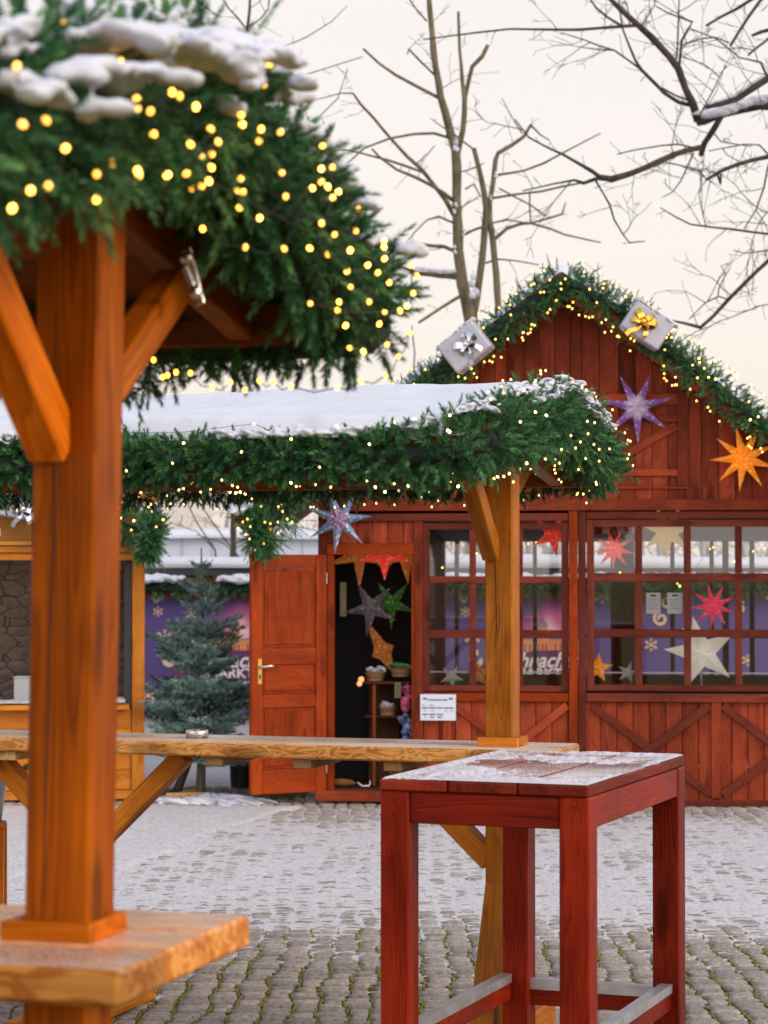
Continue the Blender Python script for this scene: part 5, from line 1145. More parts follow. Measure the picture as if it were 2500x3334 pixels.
# roof, snow and garland over the banners
zf0 = at(800, 1930, BD).z
q = thing('banner_shelter', (0, BD+.3, 0), 'long low stall with a dark flat roof edge and snow on top, behind the banners', 'stall'); xa, xb = at(-700, 1900, BD).x, at(3500, 1900, BD).x
m_ = MB(); m_.box(xa, xb, -.25, 1.6, at(0, 1872, BD).z, at(0, 1849, BD).z, .004); m_.build('roof', plain('bitumen_edge', (.03, .032, .035), .8), q)
m_ = MB(); m_.box(xa, xb, -.2, -.16, at(0, 1935, BD).z, at(0, 1872, BD).z-.001, .003); m_.build('red_board', W_HUT, q)
m_ = MB(); m_.box(xa, xb, -.22, -.15, 0, at(0, 2340, BD).z, .003); m_.build('skirting', plain('pale_board', (.6, .6, .64), .8), q)
m_ = MB()
for i in range(9): xx = xa+(xb-xa)*i/8; m_.box(xx-.04, xx+.04, -.12, -.04, 0, at(0, 1873, BD).z, .004)
m_.build('posts', W_DARK, q) if False else None
for i in range(9):
    m2 = MB(); xx = xa+(xb-xa)*i/8; m2.box(xx-.04, xx+.04, -.14, -.06, 0, at(0, 1873, BD).z, .004); m2.build('post', W_DARK, q)
P = np.zeros((160, 14, 3)); X_ = np.linspace(xa, xb, 160); zt = at(0, 1849, BD).z; ss = [(-.27, .0), (-.285, .03), (-.28, .06), (-.25, .085), (-.2, .1), (-.1, .11), (0, .11), (.2, .115), (.5, .12), (.8, .12), (1.1, .12), (1.4, .12), (1.58, .1), (1.62, .0)]
for i, x in enumerate(X_):
    for j, (y, z_) in enumerate(ss): P[i, j] = (x, BD+.3+y+.02*math.sin(x*2), zt+z_*(1+.12*math.sin(x*1.3)))
tag(grid_mesh('roof_snow', P, SNOW), 'rounded snow on the flat roof behind the banners', 'snow', kind='stuff')
bg = thing('fir_garland', (0, BD-.1, 0), 'snowy fir garland along the top of the purple banners', 'garland', 'fir garlands')
zg2 = at(0, 1905, BD).z; gp2 = [(xa+1.2, 0, zg2), (-1.5, 0, zg2-.03), (0, 0, zg2), (2, 0, zg2-.02), (xb-1.6, 0, zg2)]
garland('fir_foliage', bg, gp2, .11, 260, 44, .035, .004, .3, core=.45)
dust(bg, gp2, .0, 1.0, 1500, .11, (.02, .045), (.6, 2.3), .46, 2.5, vox=.011)
# ================================================================== orange stall on the left
SD = 17.5; SR = R(7.5); so_ = at(440, 2000, SD); stl = thing('market_stall', (so_.x, SD, 0), 'orange varnished wooden market stall with an open counter, left', 'market stall', None, SR)
s_ = SD/FPX
def sx_(px, y=0): return at(px, 2000, SD+y).x-so_.x
def sz_(py, y=0): return at(400, py, SD+y).z
def sbox(mb, px0, px1, py0, py1, y0, y1, **k): mb.box(sx_(px0), sx_(px1), y0, y1, sz_(py1), sz_(py0), **k)
m_ = MB(); sbox(m_, 430, 471, 1810, 2592, -.02, .08, axis='z'); m_.build('corner_post', W_STALL, stl)
m_ = MB(); sbox(m_, 404, 428, 1830, 2300, -.01, .05, axis='z'); m_.build('shutter_frame', plain('black_metal', (.01, .01, .012), .5), stl)
m_ = MB(); sbox(m_, -420, 420, 2290, 2306, -.16, .28); m_.build('counter', W_STALL, stl)
m_ = MB(); nbv = 6
for i in range(4): m_.box(sx_(-420), sx_(429), .0, .022, sz_(2306+(i+1)*66), sz_(2306+i*66)-.002)
m_.build('counter_front', W_STALL, stl)
m_ = MB(); sbox(m_, -420, 429, 2572, 2600, -.02, -.0005); m_.build('base_rail', W_STALL, stl)
m_ = MB(); sbox(m_, -420, 436, 1780, 1800, -.12, .0); sbox(m_, -420, 436, 1803, 1824, -.10, .0); m_.build('head_rail', W_STALL, stl)
m_ = MB(); sbox(m_, -420, 108, 1648, 1762, -.10, -.08); sbox(m_, -420, 108, 1762.5, 1776, -.115, -.08); sg_b = m_.build('name_board', wood('sign_wood', (.25, .10, .02), (.42, .19, .045), (.55, .28, .09), .5), stl)
txt = text_mesh('lettering', 'n', 62*s_, plain('sign_lettering', (.85, .82, .85), .6), sg_b, (sx_(-21), -.103, sz_(1744)), offset=.006, extrude=.002, sx=.95)
m_ = MB(); sbox(m_, 108.5, 440, 1640, 1779, -.06, -.03); m_.build('upper_panel', W_HUT, stl)
# stone-print back wall
stm, t, p = new_mat('dark_stone_wall'); oc = N(t, 'ShaderNodeTexCoord'); mp0 = mapping(t, oc.outputs['Object'], (5.5, 5.5, 12)); nd = noise(t, oc.outputs['Object'], 3, 3)
vm = N(t, 'ShaderNodeVectorMath', operation='ADD'); t.links.new(mp0, vm.inputs[0]); sc_ = N(t, 'ShaderNodeVectorMath', operation='SCALE'); sc_.inputs[3].default_value = 1.1; t.links.new(nd.outputs['Color'], sc_.inputs[0]); t.links.new(sc_.outputs[0], vm.inputs[1])
vo = N(t, 'ShaderNodeTexVoronoi', feature='DISTANCE_TO_EDGE'); vo.inputs['Scale'].default_value = 1; t.links.new(vm.outputs[0], vo.inputs['Vector']); vc = N(t, 'ShaderNodeTexVoronoi', feature='F1'); vc.inputs['Scale'].default_value = 1; t.links.new(vm.outputs[0], vc.inputs['Vector'])
n4 = noise(t, oc.outputs['Object'], 22, 4); st0 = mixc(t, n4.outputs[0], (.06, .04, .03), (.20, .14, .11)); st0 = mixc(t, .55, st0, mixc(t, vc.outputs['Distance'], (.3, .3, .3), (1, 1, 1)), 'MULTIPLY')
c = mixc(t, ramp(t, [(.0, (1, 1, 1)), (.06, (0, 0, 0))], vo.outputs['Distance']).outputs[0], st0, (.008, .007, .006)); t.links.new(c, p.inputs['Base Color']); p.inputs['Roughness'].default_value = .9; bump(t, p, vo.outputs['Distance'], .8, .03)
m_ = MB(); m_.box(sx_(-420), sx_(440), .9, .95, .1, sz_(1700), .002); m_.build('stone_back_wall', stm, stl)
m_ = MB(); m_.box(sx_(468)-.03, sx_(471)-.002, .08, 2.0, .1, sz_(1770), .002); m_.build('side_wall', W_STALL, stl)
m_ = MB(); m_.box(sx_(-420), sx_(440), 1.98, 2.0, .1, sz_(1770), .002); m_.build('rear_wall', W_DARK, stl)
m_ = MB(); m_.beam((sx_(-420), -.30, sz_(1610)), (sx_(-420)*0+sx_(510), -.30, sz_(1610)), .03, .12, (0, 0, 1), .003); m_.build('fascia', W_STALL, stl)
m_ = MB(); za, zb = sz_(1605), sz_(1540)+.25
for i in range(8):
    y0_, y1_ = -.3+.16*i, -.3+.16*(i+1)-.004; zz = za+(zb-za)*(i+.5)/8; m_.beam((sx_(-420), (y0_+y1_)/2, zz), (sx_(510), (y0_+y1_)/2, zz), .17, .02, (0, -.4, 1), .002)
m_.build('roof', W_STALL, stl)
m_ = MB()
for (x, y) in ((sx_(20), .1), (sx_(450), .05), (sx_(-300), .1)): m_.lathe([(.05, 0), (.05, .06), (0, .06)], (x, y, 0), 12)
m_.build('feet', BLACK, stl) if False else None
for (px, y) in ((60, .1), (448, .04), (-300, .1)):
    m2 = MB(); m2.lathe([(0, 0), (.055, 0), (.04, .03), (.03, .11), (0, .11)], (sx_(px), y, 0), 12); m2.build('foot', BLACK, stl)
FOIL = plain('crumpled_foil', (.75, .75, .78), .18, 1.0)
fm, t, p = new_mat('foil_wrinkled'); oc = N(t, 'ShaderNodeTexCoord'); n5 = noise(t, oc.outputs['Object'], 26, 4, .7, 1.5); p.inputs['Base Color'].default_value = (.8, .8, .83, 1); p.inputs['Metallic'].default_value = .7; p.inputs['Roughness'].default_value = .3; bump(t, p, n5.outputs[0], 1.0, .05)
fz = sz_(2290); X_, Y_ = np.meshgrid(np.linspace(sx_(-300), sx_(408), 120), np.linspace(-.12, .24, 24), indexing='ij'); Z_ = fz+.012+.05*fbm(X_*7, Y_*9, 4, 2)**1.5*np.clip(np.minimum(Y_+.12, .24-Y_)/.05, 0, 1)
fo = thing('foil_cover', (so_.x, SD, 0), 'crumpled silver foil spread over the orange stall counter', 'foil', None, SR); grid_mesh('foil_sheet', np.stack([X_, Y_, Z_], -1), fm, fo)
b = thing('metal_tray', (so_.x+sx_(70), SD+.35, sz_(2246, .3)-.16), 'pale grey metal box standing behind the stall counter', 'box'); m_ = MB(); m_.box(-.10, .10, -.07, .07, 0, .16+.09, .006); m_.build('box', plain('grey_metal', (.36, .38, .40), .45), b); m_ = MB(); m_.box(-.104, .104, -.074, .074, .251, .262, .003); m_.build('lid', plain('grey_metal_lid', (.42, .44, .46), .4), b)
b = thing('stall_table', (so_.x+sx_(0), SD+.45, .1), 'dark work table inside the orange stall', 'table'); m_ = MB(); m_.box(sx_(-400)-sx_(0), sx_(400)-sx_(0), -.2, .35, sz_(2246, .3)-.13-.16, sz_(2246, .3)-.1-.16, .003); m_.build('table_top', W_DARK, b)
for xx in (-.8, .75):
    m_ = MB(); m_.box(xx, xx+.05, 0, .05, 0, sz_(2246, .3)-.13-.16, .003); m_.build('leg', W_DARK, b)
sgar = thing('fir_garland', stl.location, 'bushy end of the fir garland on the eave of the orange stall', 'garland', 'fir garlands', SR)
gp3 = [(sx_(-420, -.36), -.36, at(0, 1585, SD-.36).z), (sx_(150, -.36), -.36, at(0, 1595, SD-.36).z), (sx_(390, -.36), -.36, at(0, 1712, SD-.36).z), (sx_(490, -.36), -.36, at(0, 1752, SD-.36).z)]
garland('fir_foliage', sgar, gp3, .14, 520, 80, .026, .0032, .1, radf=lambda u: .125+.08*max(0, (u-.75)/.25), core=.12)
_e = gp3[-1]; garland('fir_foliage', sgar, [(_e[0]-.10, _e[1], _e[2]+.01), (_e[0]+.02, _e[1], _e[2]-.01)], .2, 5200, 80, .026, .0032, .0, radf=lambda u: .19, core=.02, ln0=.3, fr0=.3)
lights('light_string', stl.location, SR, [q_ for q_ in tube_lights(gp3, 70, .15, lambda a: True, lambda u: .13+.08*max(0, (u-.75)/.25)) if q_[1] < -.33 or q_[0] > .1], .0062, BULBH, 'warm fairy lights in the garland of the orange stall', 'strings of fairy lights')
_g = gift(Vector((at(60, 1640, SD-.5).x, SD-.5, at(60, 1640, SD-.5).z)), 118*s_, 92*s_, .13, R(10), WRAP, SILVR, 'silver gift box with a dangling ribbon above the stall name board', (.05, -.03), -HA, snow=True)
# ================================================================== bucket with fir branches on a stool, far left
q = atz(8, 2672, .78) if False else None
bo = at(-28, 2672, 9.7); st_ = thing('wooden_stool', (bo.x, 9.7, 0), 'light wooden stool cut by the left edge, carrying the zinc bucket', 'stool')
m_ = MB(); m_.lathe([(0, bo.z-.03), (.062, bo.z-.03), (.066, bo.z-.02), (.062, bo.z-.002), (0, bo.z-.002)], n=24); m_.build('seat', W_MID, st_)
for (x, y) in ((.048, -.03), (-.04, -.03), (.048, .04), (-.04, .04)):
    m_ = MB(); m_.beam((x*1.0, y*1.3, 0), (x, y, bo.z-.031), .02, .02, (0, 1, 0), .002); m_.build('leg', W_STALL, st_)
bk = thing('zinc_bucket', (bo.x, 9.7, bo.z), 'pale zinc bucket standing on the wooden stool at the left edge', 'bucket')
m_ = MB(); m_.lathe([(0, 0), (.042, 0), (.066, .175), (.070, .178), (.070, .182), (.063, .18), (.040, .004)], n=28); m_.build('body', ZINC, bk, True); m_ = MB(); m_.tube([(-.066, 0, .175), (-.05, -.02, .2), (0, -.03, .215), (.05, -.02, .2), (.066, 0, .175)], .003, 6); m_.build('handle', STEEL, bk)
fb = thing('fir_branch', (bo.x, 9.72, bo.z+.17), 'green fir branch sticking out to the right from the zinc bucket', 'branch'); m_ = MB(); B = []; Dd = []
for (x, z_, dx, dz, L) in ((.0, .0, .9, .35, .16), (.06, .03, .9, .25, .12), (.03, .02, .6, -.1, .10), (.10, .03, .75, -.9, .12), (.13, .05, .9, .1, .07), (-.05, .05, -.6, .6, .15)):
    a = Vector((x, 0, z_)); d_ = Vector((dx, random.uniform(-.2, .2), dz)).normalized(); m_.tube([a, a+d_*L], [.003, .0015], 5)
    for k in range(6): B.append(tuple(a+d_*L*k/6)); Dd.append(tuple(d_+Vector((random.uniform(-.5, .5), random.uniform(-.5, .5), random.uniform(-.5, .5)))))
m_.build('stem', BARK_A, fb); V, shd = sprigs(np.array(B), np.array(Dd), np.full(len(B), .045), 60, .022, .0018); tri_mesh('needles', V, FIR, fb, shd)
# dry leaf on the paving
q = atz(1043, 2945, .0); lf = thing('fallen_leaf', (q.x, q.y, .004), 'single orange brown leaf lying on the cobbles', 'leaf', None, .4); m_ = MB()
for i in range(6):
    a0, a1 = i/6, (i+1)/6; w0, w1 = math.sin(a0*3.14)*.011+.0005, math.sin(a1*3.14)*.011+.0005; x0, x1 = -.02+.04*a0, -.02+.04*a1
    m_.add([(x0, -w0, .004), (x1, -w1, .004), (x1, 0, .001), (x0, 0, .001)], [(0, 1, 2, 3)]); m_.add([(x0, 0, .001), (x1, 0, .001), (x1, w1, .006), (x0, w0, .006)], [(0, 1, 2, 3)])
m_.build('blade', plain('leaf_rust', (.45, .14, .02), .6), lf); m_ = MB(); m_.tube([(.02, 0, .001), (.032, .003, .003)], .0007, 4); m_.build('stalk', W_PLAIN, lf)
# ================================================================== far buildings
PL = plain('pale_render', (.52, .49, .46), .9, var=.05, vs=1); RF = plain('grey_roof_snow', (.55, .58, .66), .8); GLD = plain('dark_window', (.10, .12, .15), .2)
def building(x0, x1, y, h, lab, wall, nx, nz, roofc=SNOW, dep=9, z0=.6):
    b = thing('apartment_building', ((x0+x1)/2, y, 0), lab, 'building', 'pale apartment buildings beyond the market'); X0, X1 = x0-(x0+x1)/2, x1-(x0+x1)/2
    ws_, hs_ = (X1-X0)/nx, h/nz; m = MB()
    for j in range(nz+1): m.box(X0, X1, 0, .3, j*hs_-(.5 if j else 0), j*hs_+.9 if j < nz else h+.4, .001, axis='x') if j < nz else m.box(X0, X1, 0, .3, h-.6, h+.4, .001, axis='x')
    for i in range(nx+1): m.box(max(X0, X0+i*ws_-ws_*.28), min(X1, X0+i*ws_+ws_*.28), .002, .298, 0, h-.6, .001, axis='z')
    m.box(X0, X1, .6, dep, 0, h+.3, .01); m.build('wall', wall, b)
    for i in range(nx):
        for j in range(nz):
            m = MB(); m.box(X0+(i+.28)*ws_, X0+(i+.72)*ws_, .18, .22, j*hs_+.9, (j+1)*hs_-.5, .01); f = m.build('window', GLD, b)
            m = MB(); m.box(X0+(i+.5)*ws_-.05, X0+(i+.5)*ws_+.05, .14, .18, j*hs_+.9, (j+1)*hs_-.5, .005); m.box(X0+(i+.26)*ws_, X0+(i+.74)*ws_, -.08, .0, j*hs_+.82, j*hs_+.9, .005); m.build('frame', WHITE, f)
    m = MB(); m.prism([(X0-.3, h+.4), (X1+.3, h+.4), (X1-1, h+2.0), (X0+1, h+2.0)], -.3, dep+.3); m.build('roof', roofc, b)
xq = lambda px, D: at(px, 1800, D).x
building(xq(-1400, 62), xq(606, 62), 62, 4.0, 'pale cream apartment building seen over the banners between stall and hut', PL, 7, 1)
b = thing('snowy_hall', (0, 33, 0), 'low grey hall with a long snow covered roof behind the banners', 'hall'); xa, xb = xq(300, 33), xq(1180, 33)
m_ = MB(); m_.box(xa, xb, 0, 5, 0, at(0, 1750, 33).z, .01); m_.build('wall', plain('blue_grey_panel', (.40, .44, .52), .6), b)
m_ = MB()
for i in range(1, 9): xx = xa+(xb-xa)*i/9; m_.box(xx-.01, xx+.01, -.012, -.0, 0, at(0, 1752, 33).z, .001)
m_.build('panel_joint', plain('joint_grey', (.3, .34, .4), .6), b)
P = np.zeros((60, 8, 3)); X_ = np.linspace(xa-.1, xb+.1, 60); zt = at(0, 1750, 33).z
for i, x in enumerate(X_):
    for j, (y, z_) in enumerate([(-.12, -.02), (-.14, .03), (-.1, .08), (0, .11), (1, .14), (3, .2), (4.9, .14), (5.1, 0)]): P[i, j] = (x, 33+y, zt+z_*.9+.01*math.sin(x*2))
tag(grid_mesh('roof_snow', P, SNOW), 'snow on the roof of the low grey hall', 'snow', kind='stuff')
# ================================================================== trees
Z3 = lambda x, y: (1000+x/1.8433, y/1.8433)
Z2 = lambda x, y: (1900+x/2.0117, y/2.0117)
TA = [[(1005, 2300, 90), (985, 1936, 78), (930, 1700, 62), (905, 1500, 55), (900, 1300, 52), (898, 1100, 48), (890, 900, 50), (860, 800, 42), (830, 680, 40), (800, 580, 38), (770, 400, 34), (750, 200, 30), (735, 50, 28), (725, -160, 22)],
 [(900, 920, 34), (935, 780, 27), (945, 600, 25), (930, 480, 18), (915, 300, 15), (907, 70, 14)], [(945, 600, 20), (970, 480, 20), (990, 400, 22), (1050, 340, 22), (1085, 270, 18)],
 [(985, 1960, 44), (1030, 1700, 38), (1050, 1550, 36), (1065, 1380, 34), (1075, 1250, 34), (1060, 1150, 28), (1040, 1050, 26), (1015, 950, 24), (1000, 890, 24)],
 [(1165, 2100, 40), (1145, 1820, 34), (1135, 1650, 32), (1115, 1450, 30), (1095, 1320, 28), (1095, 1220, 24), (1115, 1100, 24), (1130, 960, 22), (1145, 920, 20), (1230, 870, 20), (1300, 820, 18), (1345, 745, 14)],
 [(785, 585, 18), (660, 520, 16), (530, 450, 14), (430, 380, 12), (335, 292, 11)], [(765, 450, 11), (690, 380, 10), (610, 295, 9), (602, 325, 6)],
 [(845, 825, 14), (760, 800, 14), (640, 805, 12), (500, 830, 11), (340, 890, 10), (220, 1000, 6)], [(870, 1200, 20), (820, 1160, 20), (740, 1110, 18), (640, 1060, 16), (540, 1020, 14), (430, 940, 12), (390, 895, 9)],
 [(880, 1290, 26), (830, 1200, 24), (760, 1110, 22), (690, 1020, 20), (600, 940, 18), (500, 830, 16), (400, 710, 14), (320, 625, 13), (275, 560, 11), (200, 560, 6), (50, 600, 3)], [(710, 1040, 12), (600, 1000, 12), (480, 960, 11), (400, 940, 10), (290, 910, 9), (120, 885, 7)],
 [(870, 1335, 12), (790, 1300, 11), (720, 1320, 9), (640, 1400, 7), (600, 1450, 5)], [(890, 1510, 22), (820, 1480, 20), (700, 1470, 18), (600, 1475, 14)], [(910, 1660, 30), (800, 1655, 26), (660, 1640, 24), (560, 1600, 16)],
 [(930, 1770, 18), (800, 1850, 14), (670, 1936, 14)], [(940, 1410, 14), (1000, 1380, 12), (1060, 1360, 12)], [(1120, 1440, 20), (1200, 1370, 18), (1280, 1345, 14), (1340, 1340, 13), (1450, 1310, 11), (1530, 1285, 10), (1550, 1215, 6)],
 [(1340, 1340, 11), (1450, 1370, 10), (1550, 1410, 9), (1760, 1455, 6)], [(1105, 1340, 9), (1200, 1320, 8), (1320, 1340, 8)], [(1110, 1190, 12), (1230, 1170, 11), (1400, 1150, 10), (1530, 1120, 9), (1660, 1095, 9)],
 [(1145, 1050, 12), (1300, 1025, 11), (1420, 980, 10), (1530, 920, 8), (1760, 800, 5)], [(1150, 1130, 8), (1260, 1190, 8), (1340, 1230, 8), (1430, 1300, 6)], [(1335, 1150, 7), (1335, 1240, 7), (1342, 1340, 7)], [(1345, 755, 10), (1400, 810, 7), (1450, 840, 5)],
 [(1070, 1580, 10), (1140, 1555, 8), (1250, 1565, 7), (1390, 1590, 6)], [(930, 1030, 6), (1000, 1010, 5), (1060, 980, 4)], [(660, 980, 7), (720, 930, 6), (765, 875, 5)], [(950, 1135, 9), (1000, 1105, 8), (1040, 1180, 7)], [(925, 1245, 6), (1030, 1180, 5)], [(1290, 800, 8), (1225, 700, 5), (1170, 590, 3)],
 [(990, 890, 8), (900, 820, 8), (830, 775, 6), (740, 710, 3)], [(715, 125, 9), (650, 50, 7), (610, -10, 6)]]
TB = [[(2010, 3800, 150), (1990, 2600, 130), (1960, 1500, 118), (1930, 640, 100), (1900, 200, 90), (1880, -400, 70)],
 [(1920, 560, 70), (1500, 640, 64), (1260, 690, 60), (1150, 690, 58), (1000, 720, 55), (880, 750, 55), (790, 785, 55), (740, 800, 48)], [(750, 795, 50), (715, 680, 44), (670, 590, 42), (620, 450, 42), (560, 370, 38), (450, 250, 36), (340, 150, 34), (250, 70, 28), (120, -60, 22)],
 [(370, 165, 20), (230, 175, 18), (100, 185, 16), (-30, 195, 15), (-180, 195, 13), (-480, 190, 11), (-790, 225, 9), (-1050, 260, 6)], [(700, 690, 22), (620, 670, 20), (530, 610, 20), (450, 530, 18), (380, 460, 18), (340, 400, 14), (290, 280, 12), (255, 190, 10), (235, 60, 8), (230, -20, 7)],
 [(690, 660, 10), (600, 625, 10), (510, 575, 9)], [(380, 460, 12), (300, 400, 10), (200, 330, 10), (100, 300, 8), (0, 260, 6), (-150, 215, 4)], [(200, 330, 8), (100, 325, 7), (0, 312, 5)], [(1900, 300, 46), (1230, 500, 40), (1120, 570, 38), (1000, 650, 34), (900, 680, 28), (800, 705, 22)],
 [(900, 765, 34), (850, 850, 34), (790, 940, 36), (768, 1015, 34)], [(770, 965, 32), (680, 985, 32), (600, 1010, 32), (500, 1055, 34), (400, 1100, 34), (300, 1140, 34), (180, 1175, 38), (100, 1155, 24), (60, 1125, 22), (0, 1090, 19), (-130, 1015, 14), (-240, 965, 11), (-360, 900, 9), (-450, 780, 5)],
 [(170, 1178, 22), (90, 1168, 22), (0, 1200, 19), (-60, 1180, 14), (-200, 1205, 9), (-400, 1250, 6)], [(1920, 800, 34), (1240, 1020, 27), (1100, 1050, 25), (1000, 1080, 23), (900, 1120, 22), (800, 1180, 15)], [(870, 1130, 12), (895, 1200, 14), (900, 1140, 10)],
 [(1950, 1100, 40), (1400, 1540, 30), (1230, 1690, 26), (1130, 1780, 24), (1030, 1880, 24), (945, 1965, 26), (850, 2070, 20), (765, 2145, 22), (650, 2115, 14), (570, 2100, 10)], [(1900, 1400, 20), (1400, 1550, 13), (1230, 1535, 12), (1100, 1520, 12), (960, 1500, 11), (850, 1490, 10), (700, 1470, 9), (600, 1420, 7), (500, 1360, 4)],
 [(1400, 500, 14), (1205, 1100, 10), (1180, 1230, 9), (1130, 1370, 8), (1050, 1500, 6)], [(720, 1000, 9), (680, 1090, 8), (640, 1180, 7), (580, 1260, 5), (510, 1295, 3)], [(70, 1170, 12), (130, 1270, 10), (170, 1340, 10), (200, 1440, 9), (260, 1540, 8), (300, 1590, 7), (400, 1580, 5)],
 [(730, 970, 9), (620, 945, 8), (500, 955, 8), (350, 980, 7), (220, 1010, 5)], [(625, 440, 15), (635, 350, 13), (640, 270, 13), (680, 200, 13), (712, 145, 12), (620, 110, 9), (560, 90, 8), (470, 40, 6)], [(600, 430, 8), (615, 300, 8), (620, 150, 8), (625, 0, 6), (630, -100, 5)],
 [(1880, -300, 30), (1110, -10, 20), (1000, 60, 18), (900, 110, 14), (800, 170, 13)], [(1880, -600, 30), (1160, 0, 19), (1080, 110, 18), (1010, 220, 18), (960, 300, 18)], [(1900, 0, 30), (1240, 190, 22), (1160, 210, 20), (1100, 235, 15)], [(1240, 230, 16), (1150, 300, 14), (1080, 360, 12)],
 [(640, 300, 8), (760, 255, 8), (860, 245, 8), (950, 280, 8)], [(1030, 385, 7), (950, 320, 7), (860, 250, 7), (700, 190, 6)], [(1400, 650, 20), (1200, 500, 14), (1160, 410, 14), (1080, 390, 9), (1030, 380, 8)], [(940, 1960, 8), (880, 1940, 7), (885, 1890, 6), (930, 1800, 6), (900, 1740, 4)], [(880, 1945, 8), (800, 1980, 7), (740, 2040, 6), (690, 2090, 5)],
 [(1400, 1560, 14), (1207, 1640, 8), (1130, 1650, 6), (1060, 1660, 5), (980, 1640, 4)], [(1230, 1990, 6), (1120, 2010, 4)], [(740, 790, 8), (860, 570, 6), (900, 480, 5), (935, 430, 4)], [(540, 1065, 8), (640, 1085, 7), (760, 1120, 6), (800, 1170, 5)], [(1207, 1010, 9), (1150, 950, 8), (1050, 945, 7), (820, 990, 5)], [(850, 870, 7), (900, 930, 6), (1100, 960, 4)],
 [(240, 165, 14), (150, 110, 13), (80, 50, 11), (20, -40, 8)], [(380, 170, 8), (430, 90, 7), (465, 30, 6), (470, -30, 5)], [(1230, 1400, 8), (1160, 1380, 5)], [(300, 160, 7), (290, 60, 6), (270, 0, 5)]]
def tree(name, label, polys, zf, D, matb, twig_n, twig_len, trunk_n, seedv, Dv=1.2, group='bare trees behind the market'):
    r_ = random.Random(seedv); base = at(*zf(*polys[0][0][:2]), D); base.z = 0
    root = thing(name, base, label, 'tree', group); tr = MB(); br = MB(); tw = br; sc_w = 1/(1.8433 if zf is Z3 else 2.0117)
    def spike(mb, p, d, L, rad, lvl):
        n = max(3, int(L/.10)); pts = [Vector(p)]; d = Vector(d).normalized(); kids = []
        for i in range(n):
            d = (d+Vector((r_.gauss(0, .16), r_.gauss(0, .16), r_.gauss(0.02, .16)))).normalized(); pts.append(pts[-1]+d*L/n)
            if lvl and r_.random() < .42: kids.append((pts[-1].copy(), d.copy(), L*(1-i/n)*r_.uniform(.35, .7)))
        mb.tube(pts, [max(.0028, rad*(1-.75*i/n)) for i in range(n+1)], 3, False)
        for (q_, dd, l2) in kids:
            if l2 < .04: continue
            sd_ = Vector((r_.gauss(0, 1), r_.gauss(0, .6), r_.gauss(0, 1))); spike(mb, q_, (dd+sd_.normalized()*.9), l2, rad*.6, lvl-1)
    for pi, pl in enumerate(polys):
        pts = []; rad = []; dv0 = 0 if pi < trunk_n else r_.uniform(-Dv, Dv); cumL = 0; tot_ = sum(math.hypot(pl[i+1][0]-pl[i][0], pl[i+1][1]-pl[i][1]) for i in range(len(pl)-1))
        for i, (x, y, w_) in enumerate(pl):
            if i: cumL += math.hypot(pl[i][0]-pl[i-1][0], pl[i][1]-pl[i-1][1])
            Dd_ = D+dv0*cumL/tot_; pts.append(at(*zf(x, y), Dd_)); rad.append((w_+1.5)*1.12*sc_w*Dd_/FPX/2)
        if pi == 0: pts = [Vector((pts[0].x, pts[0].y, 0))]+pts; rad = [rad[0]*1.25]+rad
        # resample with jitter so the limbs are knobbly
        P2 = [pts[0]]; R2 = [rad[0]]
        for i in range(len(pts)-1):
            L = (pts[i+1]-pts[i]).length; n = max(1, int(L/.14))
            for j in range(1, n+1):
                f = j/n; jj = .18*rad[i]*(0 if j == n else 1); P2.append(pts[i].lerp(pts[i+1], f)+Vector((r_.uniform(-jj, jj), r_.uniform(-jj, jj), r_.uniform(-jj, jj)))); R2.append((rad[i]*(1-f)+rad[i+1]*f)*r_.uniform(.92, 1.1))
        (tr if pi < trunk_n else br).tube(P2, R2, 8 if pi < trunk_n else 6)
        for i in range(len(P2)-1):
            if (P2[i].z < 2.2): continue
            L = (P2[i+1]-P2[i]).length; k = L*twig_n*(1.0 if R2[i] < .06 else .45); k = int(k)+(r_.random() < k-int(k)); tn = (P2[i+1]-P2[i]).normalized()
            for _ in range(k):
                f = r_.random(); p0 = P2[i].lerp(P2[i+1], f); sd_ = Vector((r_.gauss(0, 1), r_.gauss(0, .6), r_.gauss(0, 1))); sd_ = (sd_-tn*sd_.dot(tn)).normalized()
                L_ = twig_len*r_.choice([.12, .15, .2, .35, .6, 1.0])*r_.uniform(.6, 1.3); spike(tw, p0+sd_*R2[i]*.8, sd_+tn*r_.uniform(-.1, .9)+Vector((0, 0, .25)), L_, .0035+.004*L_, 2 if L_ > .25 else (1 if L_ > .1 else 0))
    tr.build('trunk', matb, root, True, root=root); br.build('branches', matb, root, True, root=root)
    return root
ta = tree('bare_tree', 'bare pruned tree with olive bark and several stems behind the hut', TA, Z3, 25, BARK_A, 2.6, .6, 5, 3)
tb_ = tree('bare_tree', 'bare dark tree reaching in from the right with one snow covered bough', TB, Z2, 23, BARK_D, 4.6, .8, 1, 5, 1.0)
TC = [[(760, 1300, 30), (780, 700, 26), (800, 300, 22), (805, 100, 18), (812, 40, 14), (815, -60, 12)], [(805, 100, 10), (775, 60, 9), (742, 25, 8), (715, -20, 7)], [(806, 90, 8), (850, 60, 7), (873, 30, 6), (880, -20, 5)], [(805, 120, 8), (720, 60, 6), (650, 10, 6), (610, -40, 5)], [(920, 155, 5), (1000, 120, 5), (1080, 70, 4), (1130, 20, 3)], [(803, 200, 9), (860, 180, 7), (920, 155, 6)], [(800, 260, 9), (880, 300, 7), (960, 255, 6), (1100, 210, 5), (1180, 185, 4)], [(795, 330, 9), (960, 430, 7), (1040, 380, 6), (1100, 320, 5), (1130, 230, 4)], [(790, 420, 9), (960, 560, 7), (1050, 480, 6), (1090, 400, 5)]]
tree('bare_tree', 'thin bare tree half hidden behind the nearest garland', TC, lambda x, y: (x, y), 28, BARK_D, 2.4, .8, 1, 8)
tsnow = MB()
